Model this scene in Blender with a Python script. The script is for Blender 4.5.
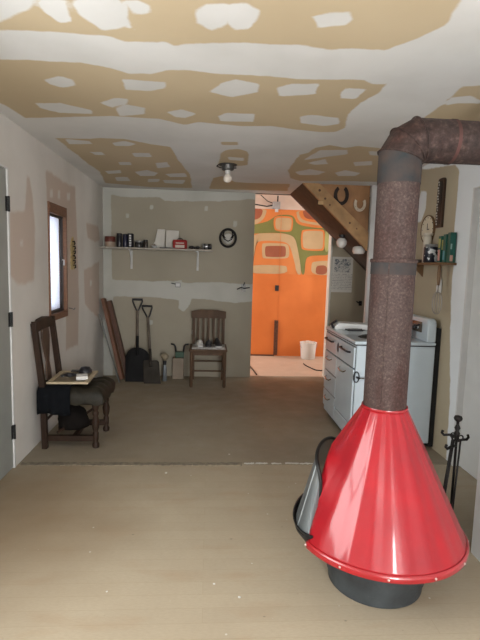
import bpy, bmesh, math, random
import numpy as np
from mathutils import Vector, Matrix, Euler
random.seed(7)
PI = math.pi
S = bpy.context.scene
COL = S.collection
for o in list(bpy.data.objects):
    bpy.data.objects.remove(o, do_unlink=True)

# ------------------------------------------------------------------ camera, sky, daylight, exposure
CAM_F = 477.611          # focal length in pixels of a 480 x 640 frame
CAM_H = 1.4374
cd = bpy.data.cameras.new('camera'); cam = bpy.data.objects.new('camera', cd); COL.objects.link(cam)
cd.sensor_fit = 'VERTICAL'; cd.sensor_height = 36.0; cd.lens = CAM_F*36.0/640.0
cd.clip_start = 0.02
rt = Vector((0.997609, -0.063237, 0.027865)); up = Vector((-0.020551, 0.113501, 0.993325)); fw = Vector((0.065978, 0.991523, -0.11193))
cam.matrix_world = Matrix(((rt.x, up.x, -fw.x, 0), (rt.y, up.y, -fw.y, 0), (rt.z, up.z, -fw.z, CAM_H), (0, 0, 0, 1)))
S.camera = cam
S.view_settings.view_transform = 'Standard'
S.view_settings.look = 'None'
S.view_settings.gamma = 1.0
S.view_settings.use_curve_mapping = False
S.view_settings.exposure = 0.28

w = bpy.data.worlds.new('sky'); S.world = w; w.use_nodes = True
w.node_tree.nodes['Background'].inputs['Color'].default_value = (0.80, 0.90, 1.0, 1)
w.node_tree.nodes['Background'].inputs['Strength'].default_value = 1.6

def daylight(name, loc, rot, sx, sy, watts, color):
    l = bpy.data.lights.new(name, 'AREA'); l.shape = 'RECTANGLE'; l.size = sx; l.size_y = sy
    l.energy = watts; l.color = color
    o = bpy.data.objects.new(name, l); COL.objects.link(o)
    o.location = loc; o.rotation_euler = rot
    return o
# daylight standing in the window openings of the room (behind the viewer, left wall, mural room)
daylight('daylight_rear_window', (0.85, -2.17, 1.35), (-PI/2-0.12, 0, PI), 0.68, 1.48, 130, (1.0, 0.99, 0.98))
daylight('daylight_left_wall', (-1.40, 1.25, 1.45), (0, -PI/2+0.42, 0), 1.15, 1.15, 42, (1.0, 0.99, 0.97))
daylight('daylight_far_left_window', (-1.435, 4.3, 1.43), (0, -PI/2, 0), 0.85, 0.42, 6, (0.92, 0.95, 1.0))
daylight('daylight_mural_room', (-1.66, 6.95, 1.55), (0, -PI/2, 0), 1.25, 0.95, 52, (1.0, 0.95, 0.90))
daylight('daylight_mural_room_right', (3.58, 6.9, 1.55), (0, PI/2, 0), 1.25, 0.95, 34, (1.0, 0.95, 0.90))

# measured outlines (metres) of bare board, compound patches and mural shapes
CEIL_PAPER = [[(-0.856,2.089),(-0.617,2.076),(-0.415,2.092),(-0.37,2.131),(-0.203,2.109),(-0.164,2.141),(-0.079,2.102),(0.106,2.079),(0.272,2.076),(0.353,2.065),(0.486,2.094),(0.563,2.066),(0.715,2.074),(0.755,2.014),(0.781,1.976),(0.829,1.903),(0.856,1.838),(0.846,1.768),(0.831,1.672),(0.759,1.467),(-0.849,1.646),(-1.104,2.119)],[(-1.025,2.382),(-0.614,2.36),(-0.488,2.41),(-0.405,2.47),(-0.307,2.457),(-0.215,2.397),(-0.111,2.382),(0.007,2.414),(0.127,2.409),(0.271,2.402),(0.42,2.418),(0.733,2.387),(0.783,2.432),(0.85,2.422),(0.848,2.576),(0.81,2.706),(0.805,2.919),(0.861,3.182),(0.822,3.282),(0.711,3.301),(0.583,3.274),(0.374,3.216),(0.18,3.248),(-0.08,3.202),(-0.18,3.284),(-0.332,3.178),(-0.642,3.166),(-0.97,3.238),(-1.209,3.297),(-1.225,3.101),(-1.268,2.933)],[(-1.171,3.779),(-0.91,3.762),(-0.827,3.72),(-0.644,3.716),(-0.475,3.833),(-0.328,3.9),(-0.312,4.099),(-0.283,4.439),(-0.218,5.047),(-0.228,5.878),(-0.731,5.925),(-1.226,5.759),(-1.132,5.082),(-1.149,4.743),(-1.155,4.257)],[(0.059,3.679),(0.191,3.656),(0.197,3.744),(0.076,3.765)],[(0.074,4.027),(0.111,3.918),(0.204,3.868),(0.279,3.92),(0.306,4.054),(0.32,4.447),(0.26,4.503),(0.058,4.5)],[(0.017,5.164),(0.109,5.031),(0.259,5.352),(0.426,5.377),(0.864,5.34),(0.91,5.827),(-0.025,5.904)],[(0.718,4.367),(0.712,4.087),(0.716,3.976),(0.766,3.897),(0.785,3.73),(0.874,3.622),(1.007,3.69),(1.084,3.615),(1.261,3.643),(1.48,4.013),(1.834,4.991),(1.341,5.043),(0.936,5.135),(0.805,4.989),(0.719,4.593)],[(1.261,2.886),(1.26,2.757),(1.252,2.624),(1.237,2.49),(1.235,2.407),(1.387,2.346),(1.891,2.947),(1.331,3.038)]]
CEIL_WHITE = [[(-0.802,1.802),(-0.594,1.778),(-0.633,1.844),(-0.677,1.916),(-0.768,1.984),(-0.828,2.022),(-0.907,2.032)],[(-0.639,1.832),(-0.526,1.832),(-0.553,1.988),(-0.592,1.993),(-0.626,1.924)],[(-0.507,1.849),(-0.447,1.791),(-0.343,1.779),(-0.312,1.859),(-0.324,1.931),(-0.312,2.021),(-0.347,2.002),(-0.441,2.045),(-0.476,1.979),(-0.5,1.93)],[(-0.331,1.809),(-0.268,1.801),(-0.23,1.829),(-0.225,1.876),(-0.257,1.901),(-0.293,1.898)],[(-0.071,1.844),(-0.035,1.806),(0.035,1.791),(0.049,1.864),(0.037,1.954),(-0.017,1.985),(-0.07,1.929)],[(0.046,1.797),(0.105,1.777),(0.161,1.816),(0.15,1.888),(0.137,1.958),(0.08,1.973),(0.047,1.915)],[(0.354,1.834),(0.413,1.806),(0.482,1.791),(0.505,1.844),(0.49,1.883),(0.395,1.918)],[(-0.854,2.609),(-0.76,2.544),(-0.714,2.589),(-0.718,2.657),(-0.8,2.712),(-0.846,2.662)],[(-1.036,2.983),(-0.886,2.961),(-0.74,3.064),(-0.747,3.142),(-0.945,3.153),(-1.038,3.073)],[(-0.656,2.926),(-0.545,2.827),(-0.475,2.832),(-0.495,2.919),(-0.598,3.005)],[(-0.579,3.003),(-0.507,2.921),(-0.399,2.975),(-0.415,3.09),(-0.578,3.156)],[(-0.455,2.54),(-0.243,2.55),(-0.246,2.632),(-0.335,2.688),(-0.467,2.693)],[(-0.281,3.031),(-0.181,2.96),(-0.107,3.042),(-0.172,3.132),(-0.234,3.122)],[(-0.022,2.658),(0.034,2.524),(0.106,2.462),(0.224,2.511),(0.236,2.621),(0.103,2.715)],[(0.331,2.55),(0.383,2.488),(0.521,2.469),(0.541,2.606),(0.358,2.663)],[(0.662,2.559),(0.672,2.501),(0.78,2.5),(0.764,2.649),(0.686,2.645)],[(0.033,3.06),(0.08,2.994),(0.254,2.986),(0.263,3.147),(0.047,3.16)],[(0.531,3.001),(0.583,2.954),(0.762,2.984),(0.8,3.103),(0.724,3.159),(0.56,3.12)],[(-1.103,3.796),(-0.925,3.823),(-0.932,3.914),(-1.109,3.946)],[(-0.767,3.855),(-0.655,3.775),(-0.584,3.853),(-0.642,3.925),(-0.762,3.947)],[(-1.016,4.195),(-0.913,4.176),(-0.912,4.284),(-1.0,4.301)],[(-0.673,4.166),(-0.512,4.136),(-0.513,4.284),(-0.662,4.313)],[(-0.852,4.552),(-0.74,4.53),(-0.753,4.663),(-0.858,4.684)],[(-0.515,4.528),(-0.401,4.463),(-0.392,4.681),(-0.512,4.753)],[(-1.068,5.016),(-0.904,4.931),(-0.912,5.088),(-1.071,5.176)],[(-0.768,5.005),(-0.632,4.875),(-0.539,5.008),(-0.589,5.183),(-0.749,5.218)],[(-0.472,5.047),(-0.264,4.95),(-0.255,5.166),(-0.435,5.206)],[(-1.031,5.337),(-0.888,5.306),(-0.907,5.554),(-1.057,5.588)],[(-0.686,5.38),(-0.554,5.35),(-0.596,5.547),(-0.71,5.574)],[(-0.527,5.405),(-0.285,5.351),(-0.321,5.616),(-0.523,5.596)],[(0.137,4.16),(0.273,4.171),(0.281,4.287),(0.158,4.271)],[(0.783,4.149),(0.837,3.784),(1.039,3.747),(1.083,3.872),(0.93,4.008)],[(0.84,4.258),(0.948,4.079),(1.019,4.264),(0.917,4.327)],[(1.207,4.145),(1.349,4.078),(1.402,4.229),(1.271,4.298)],[(1.182,4.642),(1.234,4.485),(1.41,4.593),(1.409,4.747),(1.249,4.782)],[(1.205,3.749),(1.342,3.756),(1.374,3.887),(1.263,3.873)],[(0.8,4.673),(0.91,4.506),(1.078,4.614),(1.046,4.773),(0.874,4.81)],[(1.28,2.668),(1.248,2.562),(1.333,2.52),(1.449,2.579),(1.449,2.627),(1.337,2.627)]]
BACK_PAPER = [[(-1.227,2.275),(-1.094,2.244),(-0.629,2.261),(-0.568,2.215),(0.114,2.239),(0.527,2.279),(0.565,2.268),(0.598,1.217),(0.329,1.21),(0.137,1.23),(-0.243,1.208),(-0.52,1.226),(-0.87,1.217),(-1.217,1.22)],[(-1.205,1.02),(-0.744,1.018),(-0.391,0.988),(-0.24,1.017),(0.015,0.998),(0.336,0.967),(0.605,0.999),(0.638,-0.038),(-1.207,-0.061)]]
BACK_WHITE = [[(-0.444,1.228),(-0.344,1.243),(-0.342,1.129),(-0.443,1.127)],[(-0.366,1.014),(-0.215,1.043),(-0.238,0.941),(-0.313,0.837),(-0.39,0.886)],[(-0.072,2.171),(-0.034,2.173),(-0.033,2.112),(-0.083,2.11)],[(0.295,2.0),(0.333,2.001),(0.335,1.927),(0.285,1.925)],[(-0.751,2.159),(-0.715,2.161),(-0.714,2.112),(-0.751,2.111)],[(-1.045,2.04),(-1.008,2.041),(-1.008,1.992),(-1.045,1.991)],[(-0.207,0.607),(-0.169,0.608),(-0.168,0.556),(-0.207,0.555)],[(-0.742,0.725),(-0.704,0.713),(-0.716,0.661),(-0.754,0.673)]]
LEFT_PAPER = [[(3.623,2.046),(3.68,2.036),(3.732,1.885),(3.761,1.666),(3.719,1.29),(3.559,1.266),(3.413,1.272),(3.283,1.336),(3.309,1.751),(3.571,1.793)],[(4.031,2.152),(4.179,2.164),(4.393,2.144),(4.864,2.159),(4.918,1.701),(4.968,1.048),(4.913,0.592),(4.503,0.613),(4.559,1.914),(4.043,1.918)],[(5.272,1.849),(5.825,1.862),(5.926,1.704),(5.671,1.668),(5.352,1.696)],[(5.174,1.351),(5.522,1.393),(5.868,1.452),(5.852,0.766),(5.507,0.872),(5.203,0.988)]]
LEFT_WHITE = [[(4.121,2.017),(4.198,2.029),(4.195,1.971),(4.119,1.96)],[(4.332,2.041),(4.388,2.049),(4.385,1.989),(4.329,1.981)],[(4.597,2.063),(4.693,2.077),(4.69,2.012),(4.594,1.999)],[(3.467,1.576),(3.521,1.579),(3.519,1.537),(3.464,1.535)],[(5.426,1.238),(5.517,1.235),(5.515,1.168),(5.424,1.172)]]
RIGHT_PAPER = [[(4.547,2.062),(4.254,2.026),(4.234,2.154),(4.599,2.378),(3.639,2.249),(3.572,2.199),(3.566,2.066),(3.571,1.905),(3.572,1.718),(3.541,1.514),(3.55,1.378),(3.521,0.996),(3.44,0.469),(3.429,-0.003),(4.158,-0.31)]]
RIGHT_WHITE = [[(4.213,2.15),(4.09,2.115),(4.087,1.98),(4.168,1.868),(4.251,1.876),(4.254,2.026)]]
MURAL = [('orange',[(0.59,2.337),(1.984,2.373),(2.037,1.342),(0.621,1.305)]),('green',[(0.597,2.08),(0.68,2.092),(0.811,2.126),(0.909,2.155),(0.983,2.209),(1.054,2.257),(1.253,2.27),(1.328,2.234),(1.366,2.125),(1.562,2.086),(1.797,2.074),(1.999,2.08),(2.021,1.659),(1.582,1.633),(1.53,1.572),(1.528,1.326),(1.477,1.324),(1.344,1.836),(1.266,1.958),(1.064,1.985),(0.667,1.952),(0.602,1.944)]),('cream',[(0.59,2.337),(0.879,2.348),(0.875,2.276),(0.841,2.195),(0.768,2.127),(0.68,2.089),(0.597,2.08)]),('brown',[(0.59,2.344),(0.826,2.352),(0.807,2.242),(0.759,2.189),(0.681,2.167),(0.595,2.157)]),('cream',[(1.35,2.351),(1.361,2.245),(1.407,2.165),(1.492,2.142),(1.796,2.106),(1.998,2.1),(1.984,2.373)]),('orange',[(1.39,2.353),(1.4,2.262),(1.456,2.193),(1.592,2.165),(1.996,2.139),(1.984,2.373)]),('brown',[(1.449,2.361),(1.467,2.265),(1.516,2.214),(1.657,2.2),(1.994,2.185),(1.984,2.38)]),('orange',[(0.99,2.2),(1.038,2.243),(1.271,2.245),(1.31,2.194),(1.303,2.038),(1.264,1.998),(1.047,2.004),(1.002,2.048)]),('cream',[(1.024,2.185),(1.056,2.218),(1.255,2.218),(1.286,2.187),(1.278,2.057),(1.256,2.023),(1.063,2.024),(1.028,2.061)]),('orange',[(1.438,2.003),(1.479,2.05),(1.781,2.06),(1.826,2.029),(1.833,1.753),(1.798,1.712),(1.494,1.716),(1.448,1.757)]),('cream',[(1.465,1.988),(1.504,2.025),(1.766,2.033),(1.8,2.008),(1.805,1.778),(1.773,1.738),(1.516,1.743),(1.477,1.781)]),('lime',[(1.825,2.061),(1.886,2.05),(1.903,1.705),(1.829,1.703)]),('orange',[(1.526,1.528),(1.556,1.605),(1.632,1.641),(2.021,1.652),(2.037,1.339),(1.534,1.326)]),('cream',[(1.636,1.328),(1.628,1.498),(1.66,1.549),(2.025,1.572),(2.037,1.339)]),('brown',[(1.703,1.337),(1.705,1.45),(1.737,1.485),(1.887,1.489),(1.894,1.342)]),('cream',[(0.601,1.95),(1.065,1.978),(1.266,1.958),(1.348,1.902),(1.391,1.772),(1.487,1.324),(1.399,1.322),(1.288,1.736),(1.238,1.807),(1.136,1.843),(0.803,1.846),(0.731,1.811),(0.708,1.719),(0.702,1.489),(0.615,1.486)]),('orange',[(0.714,1.719),(0.738,1.801),(0.803,1.852),(1.136,1.85),(1.245,1.814),(1.295,1.72),(1.413,1.322),(1.251,1.318),(1.238,1.464),(0.616,1.466),(0.701,1.505)]),('cream',[(0.616,1.466),(1.201,1.47),(1.239,1.444),(1.243,1.331),(0.62,1.321)]),('cream',[(0.819,1.787),(0.844,1.814),(1.211,1.819),(1.26,1.768),(1.266,1.62),(1.227,1.576),(0.859,1.566),(0.832,1.598)]),('brown',[(0.873,1.75),(0.899,1.77),(1.179,1.779),(1.207,1.753),(1.212,1.628),(1.186,1.601),(0.905,1.593),(0.878,1.619)])]

H = 2.35
LX = -1.324      # left wall plane
BY = 6.10        # far wall plane
RX = 1.85        # right wall plane
NX = 1.38        # nearer right wall plane
NY = 2.24        # where the nearer right wall ends

# ------------------------------------------------------------------ materials
MATS = {}
def mat(name, col, rough=0.6, metal=0.0, var=0.12, scale=8.0, bump=0.0, bscale=60.0, coat=0.0, col2=None, stretch=None, spec=0.5):
    if name in MATS: return MATS[name]
    m = bpy.data.materials.new(name); m.use_nodes = True; n = m.node_tree.nodes; l = m.node_tree.links
    b = n['Principled BSDF']
    b.inputs['Roughness'].default_value = rough; b.inputs['Metallic'].default_value = metal
    b.inputs['Coat Weight'].default_value = coat; b.inputs['Coat Roughness'].default_value = 0.08
    b.inputs['Specular IOR Level'].default_value = spec
    tc = n.new('ShaderNodeTexCoord'); src = tc.outputs['Object']
    if stretch:
        mp = n.new('ShaderNodeMapping'); mp.inputs['Scale'].default_value = stretch; l.new(src, mp.inputs['Vector']); src = mp.outputs['Vector']
    ns = n.new('ShaderNodeTexNoise'); ns.inputs['Scale'].default_value = scale; ns.inputs['Detail'].default_value = 5
    l.new(src, ns.inputs['Vector'])
    mx = n.new('ShaderNodeMix'); mx.data_type = 'RGBA'
    rm = n.new('ShaderNodeMapRange'); rm.inputs['From Min'].default_value = 0.3; rm.inputs['From Max'].default_value = 0.7
    l.new(ns.outputs['Fac'], rm.inputs['Value']); l.new(rm.outputs['Result'], mx.inputs['Factor'])
    c2 = col2 if col2 else tuple(c*(1-var*2) for c in col)
    mx.inputs['A'].default_value = (*col, 1); mx.inputs['B'].default_value = (*c2, 1)
    l.new(mx.outputs['Result'], b.inputs['Base Color'])
    if bump:
        nb = n.new('ShaderNodeTexNoise'); nb.inputs['Scale'].default_value = bscale; nb.inputs['Detail'].default_value = 4
        l.new(src, nb.inputs['Vector'])
        bp = n.new('ShaderNodeBump'); bp.inputs['Strength'].default_value = bump; bp.inputs['Distance'].default_value = 0.004
        l.new(nb.outputs['Fac'], bp.inputs['Height']); l.new(bp.outputs['Normal'], b.inputs['Normal'])
    MATS[name] = m
    return m

def drywall_mat(name, compound, compound2, paper, paper2, edge=0.008, wob=0.010):
    """paper board with white joint compound; 'paper' attribute is a signed distance in metres (positive = bare paper)"""
    m = bpy.data.materials.new(name); m.use_nodes = True; n = m.node_tree.nodes; l = m.node_tree.links
    b = n['Principled BSDF']; b.inputs['Roughness'].default_value = 0.85; b.inputs['Specular IOR Level'].default_value = 0.25
    tc = n.new('ShaderNodeTexCoord')
    at = n.new('ShaderNodeAttribute'); at.attribute_name = 'paper'
    n1 = n.new('ShaderNodeTexNoise'); n1.inputs['Scale'].default_value = 7; n1.inputs['Detail'].default_value = 4; n1.inputs['Roughness'].default_value = 0.6
    l.new(tc.outputs['Object'], n1.inputs['Vector'])
    wn = n.new('ShaderNodeMapRange'); wn.inputs['From Min'].default_value = 0.25; wn.inputs['From Max'].default_value = 0.75
    wn.inputs['To Min'].default_value = -wob; wn.inputs['To Max'].default_value = wob
    l.new(n1.outputs['Fac'], wn.inputs['Value'])
    ad = n.new('ShaderNodeMath'); ad.operation = 'ADD'; l.new(at.outputs['Fac'], ad.inputs[0]); l.new(wn.outputs['Result'], ad.inputs[1])
    st = n.new('ShaderNodeMapRange'); st.interpolation_type = 'SMOOTHSTEP'; st.inputs['From Min'].default_value = -edge; st.inputs['From Max'].default_value = edge
    l.new(ad.outputs[0], st.inputs['Value'])
    def two(ca, cb, sc, lo, hi):
        ns = n.new('ShaderNodeTexNoise'); ns.inputs['Scale'].default_value = sc; ns.inputs['Detail'].default_value = 5
        l.new(tc.outputs['Object'], ns.inputs['Vector'])
        r = n.new('ShaderNodeMapRange'); r.inputs['From Min'].default_value = lo; r.inputs['From Max'].default_value = hi; l.new(ns.outputs['Fac'], r.inputs['Value'])
        x = n.new('ShaderNodeMix'); x.data_type = 'RGBA'; x.inputs['A'].default_value = (*ca, 1); x.inputs['B'].default_value = (*cb, 1)
        l.new(r.outputs['Result'], x.inputs['Factor']); return x.outputs['Result']
    c = two(compound, compound2, 2.2, 0.42, 0.68)
    p = two(paper, paper2, 1.3, 0.4, 0.65)
    x = n.new('ShaderNodeMix'); x.data_type = 'RGBA'; l.new(st.outputs['Result'], x.inputs['Factor']); l.new(c, x.inputs['A']); l.new(p, x.inputs['B'])
    l.new(x.outputs['Result'], b.inputs['Base Color'])
    n3 = n.new('ShaderNodeTexNoise'); n3.inputs['Scale'].default_value = 25
    l.new(tc.outputs['Object'], n3.inputs['Vector'])
    bp = n.new('ShaderNodeBump'); bp.inputs['Strength'].default_value = 0.15; bp.inputs['Distance'].default_value = 0.003
    l.new(n3.outputs['Fac'], bp.inputs['Height']); l.new(bp.outputs['Normal'], b.inputs['Normal'])
    return m

# ------------------------------------------------------------------ mesh helpers
def BM(): return bmesh.new()
def finish(name, bm, m, parent=None, smooth=None, bevel=0, loc=None, rot=None, seg=2):
    bmesh.ops.recalc_face_normals(bm, faces=bm.faces)
    me = bpy.data.meshes.new(name); bm.to_mesh(me); bm.free()
    for mm in (m if isinstance(m, (list, tuple)) else [m]): me.materials.append(mm)
    o = bpy.data.objects.new(name, me); COL.objects.link(o)
    if parent: o.parent = parent
    if loc: o.location = loc
    if rot: o.rotation_euler = rot
    if smooth is not None:
        me.polygons.foreach_set('use_smooth', [True]*len(me.polygons))
        if smooth < 170:
            md = o.modifiers.new('smooth', 'EDGE_SPLIT'); md.split_angle = math.radians(smooth)
    if bevel:
        md = o.modifiers.new('bevel', 'BEVEL'); md.width = bevel; md.segments = seg; md.limit_method = 'ANGLE'; md.angle_limit = math.radians(40)
        me.polygons.foreach_set('use_smooth', [True]*len(me.polygons))
        md.harden_normals = True
        if smooth is not None and smooth < 170:
            o.modifiers.remove(o.modifiers['smooth'])
    return o
def tag(o, label=None, cat=None, group=None, kind=None):
    if label: o['label'] = label
    if cat: o['category'] = cat
    if group: o['group'] = group
    if kind: o['kind'] = kind
    return o
def thing(name, label, cat, loc=(0, 0, 0), rz=0, group=None):
    o = bpy.data.objects.new(name, None); COL.objects.link(o); o.location = loc; o.rotation_euler = (0, 0, rz)
    o.empty_display_size = 0.1
    return tag(o, label, cat, group)
def struct(o): o['kind'] = 'structure'; return o
def box(bm, lo, hi, M=None):
    x0, y0, z0 = lo; x1, y1, z1 = hi
    vs = [Vector(p) for p in ((x0,y0,z0),(x1,y0,z0),(x1,y1,z0),(x0,y1,z0),(x0,y0,z1),(x1,y0,z1),(x1,y1,z1),(x0,y1,z1))]
    if M: vs = [M @ v for v in vs]
    v = [bm.verts.new(p) for p in vs]
    for f in ((0,3,2,1),(4,5,6,7),(0,1,5,4),(1,2,6,5),(2,3,7,6),(3,0,4,7)): bm.faces.new([v[i] for i in f])
def lathe(bm, prof, seg=32, c=(0, 0, 0), M=None, cap=True):
    """prof: list of (r, z)"""
    rings = []
    for r, z in prof:
        ring = []
        for k in range(seg):
            a = 2*PI*k/seg; p = Vector((c[0]+r*math.cos(a), c[1]+r*math.sin(a), c[2]+z))
            if M: p = M @ p
            ring.append(bm.verts.new(p))
        rings.append(ring)
    for a, b in zip(rings[:-1], rings[1:]):
        for k in range(seg): bm.faces.new((a[k], a[(k+1) % seg], b[(k+1) % seg], b[k]))
    if cap:
        if prof[0][0] > 1e-5: bm.faces.new(rings[0][::-1])
        if prof[-1][0] > 1e-5: bm.faces.new(rings[-1])
    return rings
def tube(bm, pts, r, seg=10, closed=False, rs=None):
    pts = [Vector(p) for p in pts]; n = len(pts); rings = []
    up_ = None
    for i, p in enumerate(pts):
        if closed: t = (pts[(i+1) % n]-pts[i-1]).normalized()
        else: t = (pts[min(i+1, n-1)]-pts[max(i-1, 0)]).normalized()
        if up_ is None:
            up_ = t.orthogonal().normalized()
        else:
            up_ = (up_ - t*up_.dot(t)); up_ = up_.normalized() if up_.length > 1e-6 else t.orthogonal().normalized()
        s = t.cross(up_)
        rr = rs[i] if rs else r
        rings.append([bm.verts.new(p+(up_*math.cos(2*PI*k/seg)+s*math.sin(2*PI*k/seg))*rr) for k in range(seg)])
    m = n if closed else n-1
    for i in range(m):
        a, b = rings[i], rings[(i+1) % n]
        for k in range(seg): bm.faces.new((a[k], a[(k+1) % seg], b[(k+1) % seg], b[k]))
    if not closed: bm.faces.new(rings[0][::-1]); bm.faces.new(rings[-1])
def prism(bm, poly, f0, f1):
    """poly: list of 2D; f0, f1 map (a, b) to 3D points of the two faces"""
    a = [bm.verts.new(f0(*p)) for p in poly]; b = [bm.verts.new(f1(*p)) for p in poly]; n = len(poly)
    bm.faces.new(a[::-1]); bm.faces.new(b)
    for i in range(n): bm.faces.new((a[i], a[(i+1) % n], b[(i+1) % n], b[i]))
def ball(bm, c, r, sz=1.0, seg=16):
    lathe(bm, [(max(r*math.sin(PI*i/10), 1e-4), -r*sz*math.cos(PI*i/10)) for i in range(11)], seg, c)
def one(fn, *a, **k):
    bm = BM(); fn(bm, *a, **k); return bm
def leg_prof(bm, c, prof, seg=16): lathe(bm, prof, seg, c)

def sdist(P, polys):
    """signed distance (positive inside) of points P (n,2) to the union of polygons"""
    best = np.full(len(P), -9.0)
    for poly in polys:
        V = np.array(poly, float); W = np.roll(V, -1, 0)
        d = np.full(len(P), 9.0); ins = np.zeros(len(P), bool)
        for a, b in zip(V, W):
            e = b-a; w_ = P-a; t = np.clip((w_@e)/max(e@e, 1e-12), 0, 1)
            d = np.minimum(d, np.hypot(*(w_-t[:, None]*e).T))
            c = ((a[1] > P[:, 1]) != (b[1] > P[:, 1]))
            with np.errstate(divide='ignore', invalid='ignore'):
                xi = (b[0]-a[0])*(P[:, 1]-a[1])/(b[1]-a[1])+a[0]
            ins ^= c & (P[:, 0] < xi)
        best = np.maximum(best, np.where(ins, d, -d))
    return best
def board_wall(name, m, u0, u1, v0, v1, to3, step, paper=(), white=(), holes=(), thick=0.12, flip=False, fine=None):
    """a wall/ceiling sheet meshed as a grid with real openings and real thickness"""
    def lines(a, b, extra, fr):
        L = set([round(a, 4), round(b, 4)]+[round(e, 4) for e in extra if a < e < b])
        x = a
        while x < b:
            L.add(round(x, 4)); x += step if (fr is None or (fr[0] <= x <= fr[1])) else step*6
        L = sorted(L); out = [L[0]]
        for q_ in L[1:]:
            if q_-out[-1] > 0.004 or q_ in [round(e, 4) for e in extra]: out.append(q_)
        return out
    U = lines(u0, u1, [h[0] for h in holes]+[h[1] for h in holes], fine[:2] if fine else None)
    Vv = lines(v0, v1, [h[2] for h in holes]+[h[3] for h in holes], fine[2:] if fine else None)
    P = np.array([(a, b) for b in Vv for a in U])
    sd = sdist(P, paper) if len(paper) else np.full(len(P), -9.0)
    if len(white): sd = np.minimum(sd, -sdist(P, white))
    nu = len(U); faces = []
    for j in range(len(Vv)-1):
        for i in range(nu-1):
            cu, cv = (U[i]+U[i+1])/2, (Vv[j]+Vv[j+1])/2
            if any(h[0] < cu < h[1] and h[2] < cv < h[3] for h in holes): continue
            f = [j*nu+i, j*nu+i+1, (j+1)*nu+i+1, (j+1)*nu+i]
            faces.append(f[::-1] if flip else f)
    me = bpy.data.meshes.new(name)
    me.from_pydata([to3(a, b) for a, b in P.tolist()], [], faces)
    at = me.attributes.new('paper', 'FLOAT', 'POINT'); at.data.foreach_set('value', sd.astype(np.float32))
    me.materials.append(m)
    o = bpy.data.objects.new(name, me); COL.objects.link(o)
    md = o.modifiers.new('thickness', 'SOLIDIFY'); md.thickness = thick; md.offset = -1
    return struct(o)

# ------------------------------------------------------------------ room shell
m_ceil = drywall_mat('ceiling_board', (0.70, 0.70, 0.685), (0.63, 0.63, 0.61), (0.53, 0.43, 0.285), (0.56, 0.46, 0.31))
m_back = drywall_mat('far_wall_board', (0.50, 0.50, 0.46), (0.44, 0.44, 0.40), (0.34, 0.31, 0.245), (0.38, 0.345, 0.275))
m_left = drywall_mat('left_wall_board', (0.66, 0.635, 0.595), (0.60, 0.575, 0.535), (0.56, 0.465, 0.40), (0.52, 0.44, 0.375), edge=0.018, wob=0.014)
m_right = drywall_mat('right_wall_board', (0.74, 0.77, 0.79), (0.68, 0.71, 0.73), (0.42, 0.36, 0.26), (0.46, 0.40, 0.29))
m_white = mat('white_paint', (0.62, 0.62, 0.61), 0.55, var=0.04)
m_offwhite = mat('aged_white_paint', (0.50, 0.50, 0.48), 0.6, var=0.08)

ceil = board_wall('ceiling', m_ceil, -1.45, 2.0, -2.32, BY+0.02, lambda a, b: (a, b, H), 0.02, CEIL_PAPER, CEIL_WHITE, flip=True, fine=(-1.45, 1.9, 1.3, 6.2))
wl = board_wall('wall_left', m_left, -2.2, BY+0.12, 0, H, lambda a, b: (LX, a, b), 0.02, LEFT_PAPER, LEFT_WHITE,
                holes=[(0.65, 1.85, 0.85, 2.05), (2.42, 3.295, 0.0, 2.035), (4.05, 4.55, 0.93, 1.92)], flip=False, fine=(2.2, 6.2, 0, 2.4))
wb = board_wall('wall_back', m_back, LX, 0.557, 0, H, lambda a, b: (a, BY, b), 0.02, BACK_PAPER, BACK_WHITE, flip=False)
# right wall runs from the jog to the stair; the nearer wall takes the stove pipe
wr = board_wall('wall_right', m_right, NY, 5.27, 0, H, lambda a, b: (RX, a, b), 0.02, RIGHT_PAPER, RIGHT_WHITE, holes=[(2.5, 3.33, 0.0, 2.03)], flip=True, fine=(3.2, 5.3, 0, 2.4))
wn = board_wall('wall_right', mat('cool_white_paint', (0.74, 0.76, 0.78), 0.55, var=0.03), -2.2, NY, 0, H, lambda a, b: (NX, a, b), 0.12, flip=True)
wj = board_wall('wall_right', m_white, NX+0.12, 2.0, 0, H, lambda a, b: (a, NY, b), 0.12, flip=False, thick=0.1)
wf = board_wall('wall_front', m_white, -1.45, 1.5, 0, H, lambda a, b: (a, -2.2, b), 0.2, flip=True,
                holes=[(0.5, 1.2, 0.6, 2.1)])
# the end post between right wall and stair opening
wp = struct(finish('trim_1', one(box, (1.742, 5.20, 0), (1.85, 5.255, H)), m_white, bevel=0.004))
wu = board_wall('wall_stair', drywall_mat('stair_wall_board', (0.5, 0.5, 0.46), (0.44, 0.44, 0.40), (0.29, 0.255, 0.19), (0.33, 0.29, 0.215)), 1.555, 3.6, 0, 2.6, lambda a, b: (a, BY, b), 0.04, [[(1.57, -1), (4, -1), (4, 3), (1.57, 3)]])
struct(finish('trim_2', one(box, (1.545, 6.09, 0), (1.556, 6.225, 2.6)), mat('corner_bead_compound', (0.60, 0.57, 0.50), 0.7, var=0.05)))
# enclosure of the stair recess behind the right wall
board_wall('wall_stair', m_white, 5.27, 6.1, 0, 2.6, lambda a, b: (3.0, a, b), 0.2, flip=True)
board_wall('wall_stair', m_white, 1.97, 3.0, 0, 2.6, lambda a, b: (a, 5.24, b), 0.2, flip=True)

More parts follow.
